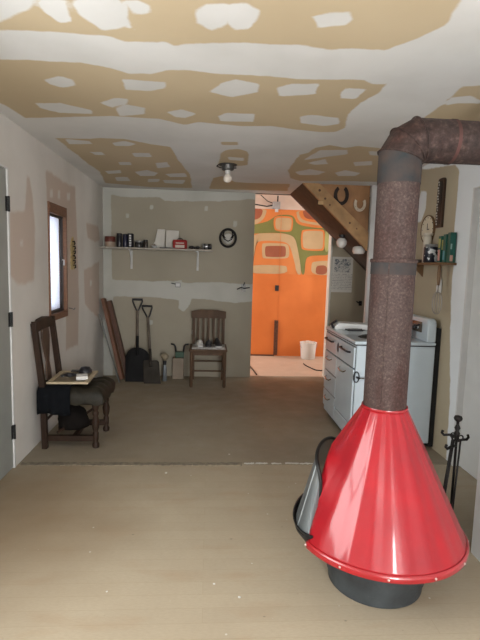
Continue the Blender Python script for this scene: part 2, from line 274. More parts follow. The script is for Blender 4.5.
# mural room
m_rear = mat('mural_room_plaster', (0.72, 0.60, 0.52), 0.8, var=0.05)
PAINT = {'orange': mat('mural_orange', (0.74, 0.235, 0.055), 0.6, var=0.05, scale=5), 'green': mat('mural_green', (0.21, 0.22, 0.055), 0.6, var=0.06),
         'cream': mat('mural_cream', (0.58, 0.41, 0.225), 0.6, var=0.05), 'brown': mat('mural_brick', (0.36, 0.105, 0.05), 0.6, var=0.06),
         'lime': mat('mural_lime', (0.42, 0.42, 0.16), 0.6, var=0.05)}
m_lower = mat('lower_orange_board', (0.74, 0.205, 0.04), 0.65, var=0.08, scale=3, col2=(0.66, 0.17, 0.03))
bm = BM()
MZ = 7.63
def quad(bm, x0, x1, z0, z1, y, mi):
    f = bm.faces.new([bm.verts.new(p) for p in ((x0, y, z0), (x1, y, z0), (x1, y, z1), (x0, y, z1))]); f.material_index = mi
box(bm, (-1.8, MZ, 0), (3.6, MZ+0.1, 2.9))
order = ['orange', 'green', 'cream', 'brown', 'lime']
def smooth_poly(P, it=2):
    for _ in range(it):
        Q = []
        for i in range(len(P)):
            a, b = P[i], P[(i+1) % len(P)]
            Q += [(a[0]*.75+b[0]*.25, a[1]*.75+b[1]*.25), (a[0]*.25+b[0]*.75, a[1]*.25+b[1]*.75)]
        P = Q
    return P
XL, XR = -1.5, 2.6
for k, (nme, poly) in enumerate(MURAL):
    # coats of paint: each a fraction of a millimetre proud of the last
    y0 = MZ - 0.0004*(k+1)
    P = poly if len(poly) <= 4 and k == 0 else smooth_poly(poly, 2)
    if k == 0: P = [(XL, 1.33), (XR, 1.31), (XR, 2.36), (XL, 2.36)]
    vs = [bm.verts.new((a, y0, min(max(b, 1.31), 2.345))) for a, b in P]
    f = bm.faces.new(vs); f.material_index = 1+order.index(nme)
quad(bm, XL, XR, 0.0, 1.33, MZ-0.010, 6)
bmesh.ops.triangulate(bm, faces=[f for f in bm.faces if len(f.verts) > 4])
me = bpy.data.meshes.new('wall_mural'); bm.to_mesh(me); bm.free()
for m_ in [m_rear]+[PAINT[k] for k in order]+[m_lower]: me.materials.append(m_)
wm = bpy.data.objects.new('wall_mural', me); COL.objects.link(wm); struct(wm)
wm['label'] = 'orange far wall painted with retro rounded shapes in orange, green, cream and brick'
board_wall('wall_mural_left', m_rear, 6.22, 7.63, 0, 2.8, lambda a, b: (-1.58, a, b), 0.2, holes=[(6.42, 7.42, 0.9, 2.2)])
board_wall('wall_mural_right', m_rear, 6.22, 7.63, 0, 2.8, lambda a, b: (3.5, a, b), 0.2, holes=[(6.42, 7.42, 0.9, 2.2)], flip=True)
board_wall('ceiling', m_rear, -1.7, 3.6, 6.12, 7.73, lambda a, b: (a, b, 2.8), 0.3, flip=True)
struct(finish('trim_3', one(box, (LX-0.3, 6.12, H), (3.6, 6.22, 2.8)), m_rear))
struct(finish('trim_4', one(box, (0.557, 6.09, H-0.006), (1.545, 6.12, H+0.03)), mat('dark_header_edge', (0.05, 0.03, 0.02), 0.8)))
board_wall('ceiling', m_white, 2.0, 3.1, 5.14, 6.2, lambda a, b: (a, b, 2.6), 0.3, flip=True)

# floors
def floor_mat(name, c1, c2, c3, board, speck, seed=0.0, wear_shade=None):
    m = bpy.data.materials.new(name); m.use_nodes = True; n = m.node_tree.nodes; l = m.node_tree.links
    b = n['Principled BSDF']; b.inputs['Specular IOR Level'].default_value = 0.35
    tc = n.new('ShaderNodeTexCoord')
    mp0 = n.new('ShaderNodeMapping'); mp0.inputs['Location'].default_value = (seed, seed*2, 0); l.new(tc.outputs['Object'], mp0.inputs['Vector'])
    O = mp0.outputs['Vector']
    def noise(sc, st=(1, 1, 1), det=5):
        mp = n.new('ShaderNodeMapping'); mp.inputs['Scale'].default_value = st; l.new(O, mp.inputs['Vector'])
        x = n.new('ShaderNodeTexNoise'); x.inputs['Scale'].default_value = sc; x.inputs['Detail'].default_value = det; l.new(mp.outputs['Vector'], x.inputs['Vector']); return x.outputs['Fac']
    def ramp(s, a, c, lo=0, hi=1):
        r = n.new('ShaderNodeMapRange'); r.inputs['From Min'].default_value = a; r.inputs['From Max'].default_value = c
        r.inputs['To Min'].default_value = lo; r.inputs['To Max'].default_value = hi; l.new(s, r.inputs['Value']); return r.outputs['Result']
    def mix(f, a, c, mode='MIX'):
        x = n.new('ShaderNodeMix'); x.data_type = 'RGBA'; x.blend_type = mode
        if isinstance(f, float): x.inputs['Factor'].default_value = f
        else: l.new(f, x.inputs['Factor'])
        for s, v in (('A', a), ('B', c)):
            if isinstance(v, tuple): x.inputs[s].default_value = (*v, 1)
            else: l.new(v, x.inputs[s])
        return x.outputs['Result']
    c = mix(ramp(noise(1.1), 0.38, 0.66), c1, c2)
    c = mix(ramp(noise(2.5, (1, 3, 1)), 0.55, 0.75, 0, 0.6), c, c3)
    if board:
        br = n.new('ShaderNodeTexBrick'); br.inputs['Scale'].default_value = 1.0; br.inputs['Brick Width'].default_value = 1.9; br.inputs['Row Height'].default_value = 0.085
        br.inputs['Mortar Size'].default_value = 0.0016; br.inputs['Mortar Smooth'].default_value = 0.6
        br.inputs['Color1'].default_value = (1, 1, 1, 1); br.inputs['Color2'].default_value = (0.93, 0.93, 0.93, 1); br.inputs['Mortar'].default_value = (0.84, 0.82, 0.78, 1)
        l.new(O, br.inputs['Vector']); c = mix(0.85, c, br.outputs['Color'], 'MULTIPLY')
    fine = noise(45, (1, 4, 1)); c = mix(ramp(fine, 0.35, 0.7, 0, 0.25), c, tuple(x*0.6 for x in c1))
    if wear_shade:  # brown door wear, with shade by the left wall painted into the colour
        dv = n.new('ShaderNodeVectorMath'); dv.operation = 'DISTANCE'; l.new(tc.outputs['Object'], dv.inputs[0]); dv.inputs[1].default_value = wear_shade
        ad = n.new('ShaderNodeMath'); ad.operation = 'MULTIPLY_ADD'; l.new(noise(1.8), ad.inputs[0]); ad.inputs[1].default_value = 0.9; l.new(dv.outputs['Value'], ad.inputs[2])
        c = mix(ramp(ad.outputs[0], 0.75, 1.55, 0.65, 0), c, (0.20, 0.135, 0.075))
    # scattered plaster crumbs / paint drips and dark scuffs
    vo = n.new('ShaderNodeTexVoronoi'); vo.inputs['Scale'].default_value = 9; l.new(O, vo.inputs['Vector'])
    c = mix(ramp(vo.outputs['Distance'], 0.03, 0.055, speck, 0), c, (0.60, 0.57, 0.50))
    vo2 = n.new('ShaderNodeTexVoronoi'); vo2.inputs['Scale'].default_value = 5.3; vo2.inputs['Randomness'].default_value = 1
    mp2 = n.new('ShaderNodeMapping'); mp2.inputs['Scale'].default_value = (1, 1.6, 1); mp2.inputs['Location'].default_value = (3.1, 1.7, 0); l.new(O, mp2.inputs['Vector']); l.new(mp2.outputs['Vector'], vo2.inputs['Vector'])
    c = mix(ramp(vo2.outputs['Distance'], 0.02, 0.05, 0.6, 0), c, (0.10, 0.08, 0.06))
    l.new(c, b.inputs['Base Color'])
    l.new(ramp(noise(6), 0.3, 0.7, 0.45, 0.7), b.inputs['Roughness'])
    bp = n.new('ShaderNodeBump'); bp.inputs['Strength'].default_value = 0.12; bp.inputs['Distance'].default_value = 0.004; l.new(noise(18), bp.inputs['Height']); l.new(bp.outputs['Normal'], b.inputs['Normal'])
    return m
m_f1 = floor_mat('painted_floor_boards', (0.40, 0.335, 0.24), (0.355, 0.295, 0.21), (0.345, 0.25, 0.16), True, 0.7, wear_shade=(-1.3, 2.6, 0))
m_f2 = floor_mat('worn_plywood_floor', (0.30, 0.255, 0.185), (0.25, 0.21, 0.155), (0.32, 0.26, 0.18), False, 0.25, 4.0)
m_f3 = floor_mat('pale_plywood_floor', (0.56, 0.43, 0.33), (0.50, 0.37, 0.28), (0.46, 0.33, 0.24), False, 0.1, 9.0)
SEAM = 3.335
struct(finish('floor', one(box, (-1.5, -2.3, -0.10), (2.0, SEAM, 0.0)), m_f1))
struct(finish('floor', one(box, (-1.5, SEAM+0.012, -0.10), (3.1, 6.17, 0.0)), m_f2))
struct(finish('floor', one(box, (-1.8, 6.17, -0.10), (3.6, 7.73, 0.001)), m_f3))
struct(finish('floor', one(box, (-1.5, SEAM-0.02, -0.12), (2.0, SEAM+0.04, -0.008)), mat('floor_gap', (0.06, 0.05, 0.04), 0.9)))
# torn strips of old white paint along the seam
bm = BM()
x = 0.10
while x < 0.80:
    L = random.uniform(0.05, 0.13)
    pts = []
    n_ = 9
    yb = SEAM+0.016+random.uniform(-0.004, 0.004)
    top = [(x+L*i/n_, yb+0.006+random.uniform(0.001, 0.012)) for i in range(n_+1)]
    bot = [(x+L*i/n_, yb-random.uniform(0.002, 0.012)) for i in range(n_+1)]
    prism(bm, bot+top[::-1], lambda a, b: (a, b, 0.0), lambda a, b: (a, b, 0.003))
    x += L+random.choice([0.004, 0.01, 0.03])
struct(finish('trim_5', bm, mat('torn_white_strip', (0.66, 0.64, 0.58), 0.8)))
# thin dark ridge of patching compound across the seam at left
bm = BM()
x = LX+0.02
while x < 0.1:
    L = random.uniform(0.1, 0.2); n_ = 8
    top = [(x+L*i/n_, SEAM+0.02+random.uniform(0.004, 0.016)) for i in range(n_+1)]
    bot = [(x+L*i/n_, SEAM-0.012-random.uniform(0.0, 0.012)) for i in range(n_+1)]
    prism(bm, bot+top[::-1], lambda a, b: (a, b, -0.001), lambda a, b: (a, b, 0.004))
    x += L+0.002
struct(finish('trim_6', bm, mat('dirty_seam_filler', (0.24, 0.20, 0.145), 0.9, var=0.25, scale=30)))

# left window: wooden liner, sash, glass and a curtain behind
m_wood_trim = mat('stained_trim_wood', (0.22, 0.10, 0.05), 0.5, var=0.2, scale=20, stretch=(1, 1, 6))
wy0, wy1, wz0, wz1 = 4.05, 4.55, 0.93, 1.92
win = thing('window_1', None, None); struct(win)
bm = BM()
box(bm, (LX-0.125, wy0+0.002, wz0), (LX+0.012, wy0+0.022, wz1)); box(bm, (LX-0.125, wy1-0.03, wz0), (LX+0.012, wy1-0.002, wz1))
box(bm, (LX-0.125, wy0+0.022, wz1-0.085), (LX+0.014, wy1-0.03, wz1-0.002)); box(bm, (LX-0.125, wy0+0.022, wz0+0.002), (LX+0.02, wy1-0.03, wz0+0.055))
finish('window_frame', bm, m_wood_trim, win, bevel=0.003)
bm = BM()
for (a, b, c, d) in ((wy0+0.022, wy0+0.04, wz0+0.055, wz1-0.085), (wy1-0.048, wy1-0.03, wz0+0.055, wz1-0.085), (wy0+0.04, wy1-0.048, wz1-0.103, wz1-0.085), (wy0+0.04, wy1-0.048, wz0+0.055, wz0+0.08)):
    box(bm, (LX-0.045, a, c), (LX-0.020, b, d))
finish('sash', bm, mat('dark_sash_wood', (0.035, 0.025, 0.02), 0.5), win)
mg = bpy.data.materials.new('window_glass'); mg.use_nodes = True; g = mg.node_tree.nodes['Principled BSDF']
g.inputs['Transmission Weight'].default_value = 1.0; g.inputs['Roughness'].default_value = 0.02; g.inputs['IOR'].default_value = 1.02
finish('pane', one(box, (LX-0.034, wy0+0.04, wz0+0.08), (LX-0.031, wy1-0.048, wz1-0.103)), mg, win)
finish('latch', one(tube, [(LX-0.02, wy1-0.055, 1.45), (LX-0.005, wy1-0.055, 1.45), (LX-0.005, wy1-0.055, 1.40)], 0.005), m_white, win)
mcur = bpy.data.materials.new('sheer_curtain'); mcur.use_nodes = True; nn = mcur.node_tree.nodes; ll = mcur.node_tree.links
tr = nn.new('ShaderNodeBsdfTranslucent'); tr.inputs['Color'].default_value = (0.85, 0.87, 0.92, 1); df = nn.new('ShaderNodeBsdfDiffuse'); df.inputs['Color'].default_value = (0.8, 0.8, 0.85, 1)
ms = nn.new('ShaderNodeMixShader'); ms.inputs[0].default_value = 0.35; ll.new(tr.outputs[0], ms.inputs[1]); ll.new(df.outputs[0], ms.inputs[2]); ll.new(ms.outputs[0], nn['Material Output'].inputs['Surface'])
bm = BM(); prev = None
for i in range(61):
    y = wy0+0.026+(wy1-wy0-0.06)*i/60; xx = LX-0.068+0.012*math.sin(i*0.9)+0.006*math.sin(i*2.3)
    cur = [bm.verts.new((xx, y, wz0+0.06)), bm.verts.new((xx, y, wz1-0.09))]
    if prev: bm.faces.new((prev[0], cur[0], cur[1], prev[1]))
    prev = cur
cu = finish('curtain', bm, mcur, win, smooth=180); md = cu.modifiers.new('t', 'SOLIDIFY'); md.thickness = 0.001
hk = finish('hook', one(tube, [(LX, 4.60, 1.00), (LX+0.03, 4.60, 0.995), (LX+0.05, 4.61, 0.985), (LX+0.055, 4.62, 1.00)], 0.005), mat('dull_steel', (0.25, 0.25, 0.25), 0.4, 0.8))
tag(hk, 'small metal hook sticking out of the left wall by the window sill', 'hook')

# rear windows (behind the viewer) and the left one beside the viewer
def plain_window(name, a0, a1, z0, z1, to3, n=2):
    wd = thing(name, None, None); struct(wd)
    bm = BM()
    def bar(aa, ab, za, zb):
        p, q_ = Vector(to3(aa, za, 0.0)), Vector(to3(ab, zb, -0.06))
        box(bm, (min(p.x, q_.x), min(p.y, q_.y), min(p.z, q_.z)), (max(p.x, q_.x), max(p.y, q_.y), max(p.z, q_.z)))
    t = 0.05
    bar(a0, a0+t, z0, z1); bar(a1-t, a1, z0, z1); bar(a0+t, a1-t, z1-t, z1); bar(a0+t, a1-t, z0, z0+t)
    zm = (z0+z1)/2; bar(a0+t, a1-t, zm-0.02, zm+0.02)
    finish('window_frame', bm, m_white, wd)
plain_window('window_2', 0.5, 1.2, 0.6, 2.1, lambda a, z, d: (a, -2.2+d, z))
plain_window('window_3', 0.65, 1.85, 0.85, 2.05, lambda a, z, d: (LX+d, a, z))

# left door with hinges and casing
m_door = mat('grey_door_paint', (0.29, 0.305, 0.285), 0.45, var=0.05)
dr = thing('door_1', None, None); struct(dr)
bm = BM(); box(bm, (LX-0.045, 2.44, 0.008), (LX-0.005, 3.272, 2.02))
finish('door_leaf', bm, m_door, dr, bevel=0.003)
bm = BM()
box(bm, (LX-0.12, 3.277, 0), (LX+0.003, 3.293, 2.033)); box(bm, (LX-0.12, 2.422, 2.022), (LX+0.003, 3.277, 2.033)); box(bm, (LX-0.12, 2.422, 0), (LX+0.003, 2.436, 2.022))
finish('door_frame', bm, m_white, dr)
bm = BM()
for z in (1.80, 1.04, 0.26):
    tube(bm, [(LX+0.008, 3.274, z-0.05), (LX+0.008, 3.274, z+0.05)], 0.008, 10)
    box(bm, (LX-0.006, 3.250, z-0.048), (LX-0.001, 3.274, z+0.048))
finish('hinge', bm, mat('black_hinge', (0.03, 0.03, 0.03), 0.5, 0.5), dr)

# right door in the right wall: casing and panelled leaf
dd = thing('door_2', None, None); struct(dd)
m_rdoor = mat('pale_door_paint', (0.60, 0.61, 0.60), 0.5, var=0.03)
finish('door_leaf', one(box, (RX+0.03, 2.51, 0.01), (RX+0.07, 3.31, 2.02)), m_rdoor, dd, bevel=0.004)
bm = BM()
for z0, z1 in ((1.15, 1.85), (0.25, 0.95)):
    for y0, y1 in ((2.62, 2.86), (2.96, 3.20)): box(bm, (RX+0.022, y0, z0), (RX+0.032, y1, z1))
finish('door_panel', bm, m_rdoor, dd, bevel=0.006)
bm = BM()
box(bm, (RX-0.012, 3.31, 0.0), (RX+0.10, 3.328, 2.03)); box(bm, (RX-0.012, 2.502, 2.022), (RX+0.10, 3.31, 2.03)); box(bm, (RX-0.012, 2.502, 0), (RX+0.10, 2.52, 2.022))
finish('door_frame', bm, m_white, dd)

# ------------------------------------------------------------------ stair against the right opening
m_pine = mat('yellowed_pine', (0.42, 0.24, 0.10), 0.55, var=0.18, scale=10, stretch=(1, 6, 1.0))
m_darkwood = mat('dark_stair_wood', (0.065, 0.042, 0.028), 0.75, var=0.2, scale=12)
m_panel = mat('brown_plywood', (0.36, 0.18, 0.075), 0.6, var=0.22, scale=6)
st = thing('staircase', 'wooden stair running up to the ceiling with pale stringer and dark underside', 'staircase', (1.5, 5.27, 0))
ox = 1.5
def L2(x, s, z): return z - s*(x - s)
bm = BM()
prism(bm, [(0.985-ox, 2.349), (1.165-ox, 2.349), (1.734-ox, 1.845), (1.734-ox, 1.645)], lambda a, b: (a, -0.05, b), lambda a, b: (a, 0.0, b))
sg = finish('stringer', bm, m_pine, st, bevel=0.002)
for (a, b, r) in ((1.17-ox, 2.275, 0.014), (1.235-ox, 2.19, 0.012), (1.29-ox, 2.125, 0.010), (1.52-ox, 1.94, 0.012), (1.60-ox, 1.88, 0.008)):
    bm = BM(); lathe(bm, [(r, -0.0012), (r, 0.0006)], 12, (0, 0, 0), Matrix.Translation((a, -0.05, b)) @ Matrix.Rotation(PI/2, 4, 'X'))
    finish('knot', bm, mat('knot_wood', (0.10, 0.04, 0.015), 0.6), sg)
# fixing block on the stringer underside
finish('cleat', one(box, (1.16-ox, -0.056, 2.125), (1.215-ox, -0.051, 2.16), ), mat('pale_split_wood', (0.55, 0.36, 0.17), 0.6), sg)
bm = BM()
prism(bm, [(0.985-ox, 2.349), (1.05-ox, 2.349), (2.45-ox, 1.085), (2.45-ox, 1.03)], lambda a, b: (a, 0.001, b), lambda a, b: (a, 0.82, b))
finish('soffit', bm, m_darkwood, st)
bm = BM()
prism(bm, [(1.165-ox, 2.349), (1.734-ox, 2.349), (1.734-ox, 1.845)], lambda a, b: (a, -0.02, b), lambda a, b: (a, -0.001, b))
finish('side_panel', bm, m_panel, st)

def horseshoe(label, x, z, w_, h_, m, th=0.016, y=5.245, span=250):
    t = thing('horseshoe', label, 'horseshoe', (x, y, z), 0, 'horseshoes on the stair panel')
    bm = BM(); n_ = 24; prev = None
    for i in range(n_+1):
        a = math.radians(-90-span/2+span*i/n_)
        # open end up
        ca, sa = math.cos(a), math.sin(a)
        k = 1.0
        rx, rz = w_/2, h_/2
        bw = 0.22*w_
        o_ = (rx*ca, rz*sa); i_ = ((rx-bw)*ca, (rz-bw)*sa)
        cur = [bm.verts.new((o_[0], -th, o_[1])), bm.verts.new((i_[0], -th, i_[1])), bm.verts.new((i_[0], 0, i_[1])), bm.verts.new((o_[0], 0, o_[1]))]
        if prev:
            for q_ in range(4): bm.faces.new((prev[q_], cur[q_], cur[(q_+1) % 4], prev[(q_+1) % 4]))
        else: bm.faces.new(cur)
        prev = cur
    bm.faces.new(prev[::-1])
    finish('shoe_bar', bm, m, t, bevel=0.002)
    for aa in (-150, -120, -60, -30):
        bm = BM(); a = math.radians(aa); ball(bm, (w_*0.39*math.cos(a), -th, h_*0.40*math.sin(a)), 0.0035)
        finish('nail', bm, mat('shoe_nail', (0.05, 0.04, 0.03), 0.6, 0.6), t)
    return t
horseshoe('large rusty dark horseshoe hung on the brown panel above the stair', 1.415, 2.235, 0.165, 0.215, mat('rusty_iron', (0.035, 0.022, 0.018), 0.7, 0.4, var=0.3), span=296)
horseshoe('small pale horseshoe hung right of the dark one on the brown panel', 1.625, 2.150, 0.135, 0.165, mat('pale_iron', (0.62, 0.52, 0.40), 0.6, 0.1))

# light bulb and shade under the stair
def on_soffit(x): return 2.349-(x-0.985)*(2.349-1.03)/(2.45-0.985)
t = thing('globe_light', 'round white globe bulb on a black holder under the dark stair', 'lamp', (1.545, 5.6, 1.745))
finish('globe', one(ball, (0, 0, 0), 0.062), mat('opal_glass', (0.75, 0.74, 0.70), 0.15, var=0.02, coat=0.5), t, smooth=180)
finish('holder', one(lathe, [(0.022, 0.045), (0.03, 0.055), (0.045, 0.09), (0.045, on_soffit(1.545)-1.745-0.03)], 20), mat('black_bakelite', (0.015, 0.015, 0.015), 0.4), t, smooth=40)
t = thing('wall_lamp', 'white glass lamp shade half hidden behind the pale stair stringer', 'lamp', (1.70, 5.42, 1.80))
zz = on_soffit(1.70)-1.80
finish('shade', one(lathe, [(0.05, zz-0.004), (0.07, zz-0.02), (0.075, zz-0.06), (0.06, zz-0.09), (0.001, zz-0.098)], 24), mat('opal_glass', (0.75, 0.74, 0.70)), t, smooth=50)

# printed sheet on the wall under the stair
mp_ = bpy.data.materials.new('printed_sheet'); mp_.use_nodes = True; n = mp_.node_tree.nodes; l = mp_.node_tree.links
b = n['Principled BSDF']; b.inputs['Roughness'].default_value = 0.7
tc = n.new('ShaderNodeTexCoord'); sp = n.new('ShaderNodeSeparateXYZ'); l.new(tc.outputs['Object'], sp.inputs[0])
ns = n.new('ShaderNodeTexNoise'); ns.inputs['Scale'].default_value = 20; ns.inputs['Detail'].default_value = 6; ns.inputs['Roughness'].default_value = 0.75; ns.inputs['Distortion'].default_value = 1.5; l.new(tc.outputs['Object'], ns.inputs['Vector'])
def M_(op, a, b_, c_=None):
    x = n.new('ShaderNodeMath'); x.operation = op
    for i, v in enumerate((a, b_, c_)):
        if v is None: continue
        if isinstance(v, (int, float)): x.inputs[i].default_value = v
        else: l.new(v, x.inputs[i])
    return x.outputs[0]
pic = M_('MULTIPLY', M_('MINIMUM', M_('MAXIMUM', M_('MULTIPLY', M_('SUBTRACT', ns.outputs['Fac'], 0.46), 9.0), 0.12), 1.0), M_('MULTIPLY', M_('GREATER_THAN', sp.outputs['Z'], 0.03), M_('LESS_THAN', M_('ABSOLUTE', sp.outputs['X'], 0), 0.105)))
pic = M_('MULTIPLY', pic, M_('LESS_THAN', sp.outputs['Z'], 0.20))
wv = M_('GREATER_THAN', M_('SINE', M_('MULTIPLY', sp.outputs['Z'], 300), 0), 0.2)
ns2 = n.new('ShaderNodeTexNoise'); ns2.inputs['Scale'].default_value = 70; l.new(tc.outputs['Object'], ns2.inputs['Vector'])
txt = M_('MULTIPLY', M_('MULTIPLY', wv, M_('LESS_THAN', sp.outputs['Z'], 0.01)), M_('MULTIPLY', M_('GREATER_THAN', ns2.outputs['Fac'], 0.48), M_('GREATER_THAN', sp.outputs['Z'], -0.20)))
fac = M_('MAXIMUM', M_('MULTIPLY', pic, 0.95), M_('MULTIPLY', txt, 0.5))
mx = n.new('ShaderNodeMix'); mx.data_type = 'RGBA'; mx.inputs['A'].default_value = (0.50, 0.48, 0.43, 1); mx.inputs['B'].default_value = (0.04, 0.06, 0.09, 1)
l.new(fac, mx.inputs['Factor']); l.new(mx.outputs['Result'], b.inputs['Base Color'])
o = finish('printed_poster', one(box, (-0.135, -0.002, -0.227), (0.135, 0, 0.227)), mp_, loc=(1.71, 6.098, 1.365))
tag(o, 'printed black and white sheet pinned to the wall under the stair', 'poster')
t = thing('coat_hook', 'small black coat hook low on the wall right of the printed sheet', 'hook', (1.97, 6.1, 1.00))
finish('hook_arm', one(tube, [(0, 0, 0), (-0.02, -0.05, 0), (-0.05, -0.06, 0.015), (-0.07, -0.06, 0.03)], 0.008), mat('black_iron', (0.02, 0.02, 0.02), 0.5, 0.6), t, smooth=60)
finish('hook_plate', one(box, (-0.02, -0.008, -0.03), (0.02, 0, 0.03)), MATS['black_iron'], t)

# mural room things
t = thing('junction_box', 'grey electrical junction box hung on conduit in front of the mural', 'junction box', (1.025, 7.60, 2.40))
m_galv = mat('galvanised_steel', (0.42, 0.44, 0.45), 0.4, 0.6, var=0.1, scale=20)
finish('box_body', one(box, (-0.06, -0.04, -0.055), (0.06, 0.02, 0.055)), m_galv, t, bevel=0.006)
finish('conduit', one(tube, [(0.02, -0.01, 0.055), (0.02, -0.01, 0.398)], 0.012), mat('dark_cable', (0.03, 0.025, 0.02), 0.6), t)
finish('cable', one(tube, [(-0.06, -0.01, 0.0), (-0.15, -0.01, -0.02), (-0.3, -0.01, 0.0), (-0.45, -0.01, 0.02), (-0.7, -0.01, 0.02)], 0.010), MATS['dark_cable'], t, smooth=180)
finish('cable', one(tube, [(-0.05, -0.01, 0.03), (-0.14, -0.01, 0.06), (-0.26, -0.01, 0.16), (-0.34, -0.01, 0.28), (-0.36, -0.01, 0.398)], 0.007), MATS['dark_cable'], t, smooth=180)
finish('outlet_stub', one(box, (-0.015, -0.01, -0.10), (0.035, 0.02, -0.055)), m_white, t)
# slot and baseboard on the orange wall
o = finish('wall_slot', one(box, (1.065, 7.600, 0.02), (1.125, 7.619, 0.585)), mat('bare_dark_stud', (0.14, 0.055, 0.03), 0.8, var=0.3, scale=30)); tag(o, 'narrow dark wooden strip set upright in the lower orange wall', 'wood strip')
o = finish('outlet', one(box, (1.055, 7.608, 1.06), (1.115, 7.619, 1.15)), mat('black_plastic', (0.015, 0.015, 0.015), 0.5)); tag(o, 'small black outlet hole in the middle of the orange wall', 'outlet')
struct(finish('baseboard_mural', one(box, (-1.5, 7.600, 0.001), (1.075, 7.619, 0.022)), mat('dark_base_strip', (0.12, 0.05, 0.025), 0.8)))
struct(finish('trim_7', one(box, (1.112, 7.6165, 0.59), (1.117, 7.6198, 2.3)), mat('panel_joint', (0.72, 0.22, 0.05), 0.7)))
t = thing('bucket', 'white plastic bucket with crumpled contents on the floor by the orange wall', 'bucket', (1.60, 7.45, 0.001))
bm = BM(); lathe(bm, [(0.105, 0), (0.112, 0.01), (0.128, 0.25), (0.136, 0.252), (0.136, 0.262), (0.122, 0.262), (0.112, 0.20), (0.10, 0.02), (0.001, 0.015)], 32)
finish('bucket_shell', bm, mat('white_plastic', (0.72, 0.71, 0.68), 0.4, var=0.04), t, smooth=45)
bm = BM(); bmesh.ops.create_icosphere(bm, subdivisions=3, radius=0.10)
for v in bm.verts: v.co = Vector((v.co.x, v.co.y, v.co.z*0.55+0.225))+Vector((random.uniform(-1, 1), random.uniform(-1, 1), random.uniform(-1, 1)))*0.010
finish('crumpled_paper', bm, mat('crumpled_paper', (0.66, 0.58, 0.50), 0.8), t)
finish('bail', one(tube, [(0.137*math.cos(a), -0.02-0.13*math.sin(a)*0.3, 0.24-0.12*math.sin(a)) for a in [PI*i/16 for i in range(17)]], 0.003), m_galv, t, smooth=180)
o = finish('power_cord', one(tube, [(1.44, 6.98, 0.008), (1.45, 6.86, 0.008), (1.49, 6.68, 0.008), (1.53, 6.55, 0.008), (1.60, 6.52, 0.008), (1.70, 6.60, 0.008), (1.9, 6.68, 0.008)], 0.008), MATS['dark_cable'], smooth=180)
tag(o, 'dark cord curling on the pale floor of the mural room', 'cord')
o = finish('wood_stick', one(tube, [(0.60, 6.80, 0.012), (0.635, 6.5, 0.012), (0.652, 6.21, 0.012)], 0.010), mat('dark_stick', (0.08, 0.05, 0.03), 0.7))
tag(o, 'dark thin stick lying across the doorway floor beside the far wall end', 'stick')

# ------------------------------------------------------------------ fireplace
FX, FY = 0.80, 2.05
UA = math.radians(152); U = Vector((math.cos(UA), math.sin(UA), 0)); V = Vector((-U.y, U.x, 0))
if V.y < 0: V = -V                     # V points away from the viewer
fp = thing('fireplace', 'red enamelled cone fireplace on a black round base with mesh-screened opening', 'fireplace', (FX, FY, 0))
ZC = 0.828            # top of the cone
def r_cone(z): return 0.0985 + (ZC-z)*(0.380-0.0985)/(ZC-0.265)
ZA = 0.625            # top of the arched opening
def half_w(z):
    if z >= ZA: return 0.045*(ZC-z)/(ZC-ZA)
    return max(0.045, 0.205*math.sqrt(max(0.0, 1-((z-0.38)/(ZA-0.38))**2))) if z > 0.38 else 0.205
DD = 0.250
def d_of(z):
    if z >= ZA: return r_cone(ZC)+(d_of(ZA-1e-6)-r_cone(ZC))*(ZC-z)/(ZC-ZA)
    return DD-0.035*max(0, (z-0.3))/0.4
def section(z, NT=160):
    r = r_cone(z); d = d_of(z); hw = half_w(z); pts = []
    for k in range(NT):
        a = 2*PI*k/NT; p = (r*math.cos(a), r*math.sin(a))
        if p[0] > d: continue              # the front is sliced off flat
        pts.append(p)
    if r > d: wf = math.sqrt(r*r-d*d); pts += [(d, wf), (d, -wf)]
    if hw > 0: pts += [(d, hw), (d, -hw)]
    # convex hull
    pts = sorted(set(pts))
    def half(P):
        h = []
        for p in P:
            while len(h) > 1 and (h[-1][0]-h[-2][0])*(p[1]-h[-2][1])-(h[-1][1]-h[-2][1])*(p[0]-h[-2][0]) <= 0: h.pop()
            h.append(p)
        return h
    hull = half(pts)[:-1]+half(pts[::-1])[:-1]
    out = []; onface = []
    ac = math.atan2(hw, d) if hw > 0 else 0.3
    for k in range(NT):
        # the first 41 samples run corner to corner across the opening, the rest go round the cone
        a = -ac+2*ac*k/40 if k <= 40 else ac+(2*PI-2*ac)*(k-40)/(NT-40)
        dx, dy = math.cos(a), math.sin(a); best = None
        for i in range(len(hull)):
            x1, y1 = hull[i]; x2, y2 = hull[(i+1) % len(hull)]
            ex, ey = x2-x1, y2-y1; den = dx*ey-dy*ex
            if abs(den) < 1e-12: continue
            t_ = (x1*ey-y1*ex)/den; s_ = (x1*dy-y1*dx)/den
            if t_ > 0 and -1e-6 <= s_ <= 1+1e-6 and (best is None or t_ > best): best = t_
        if best is None: best = r
        out.append((best*dx, best*dy)); onface.append(k <= 40 and z < ZA-0.004)
    return out, onface
bm = BM(); NZ = 56; rings = []; flags = []
for j in range(NZ+1):
    z = 0.265+(ZC-0.265)*j/NZ
    P, F = section(z)
    rings.append([bm.verts.new(U*p[0]+V*p[1]+Vector((0, 0, z))) for p in P]); flags.append(F)
NT = 160
for j in range(NZ):
    for k in range(NT):
        k2 = (k+1) % NT
        if flags[j][k] and flags[j][k2] and flags[j+1][k] and flags[j+1][k2]: continue
        bm.faces.new((rings[j][k], rings[j][k2], rings[j+1][k2], rings[j+1][k]))
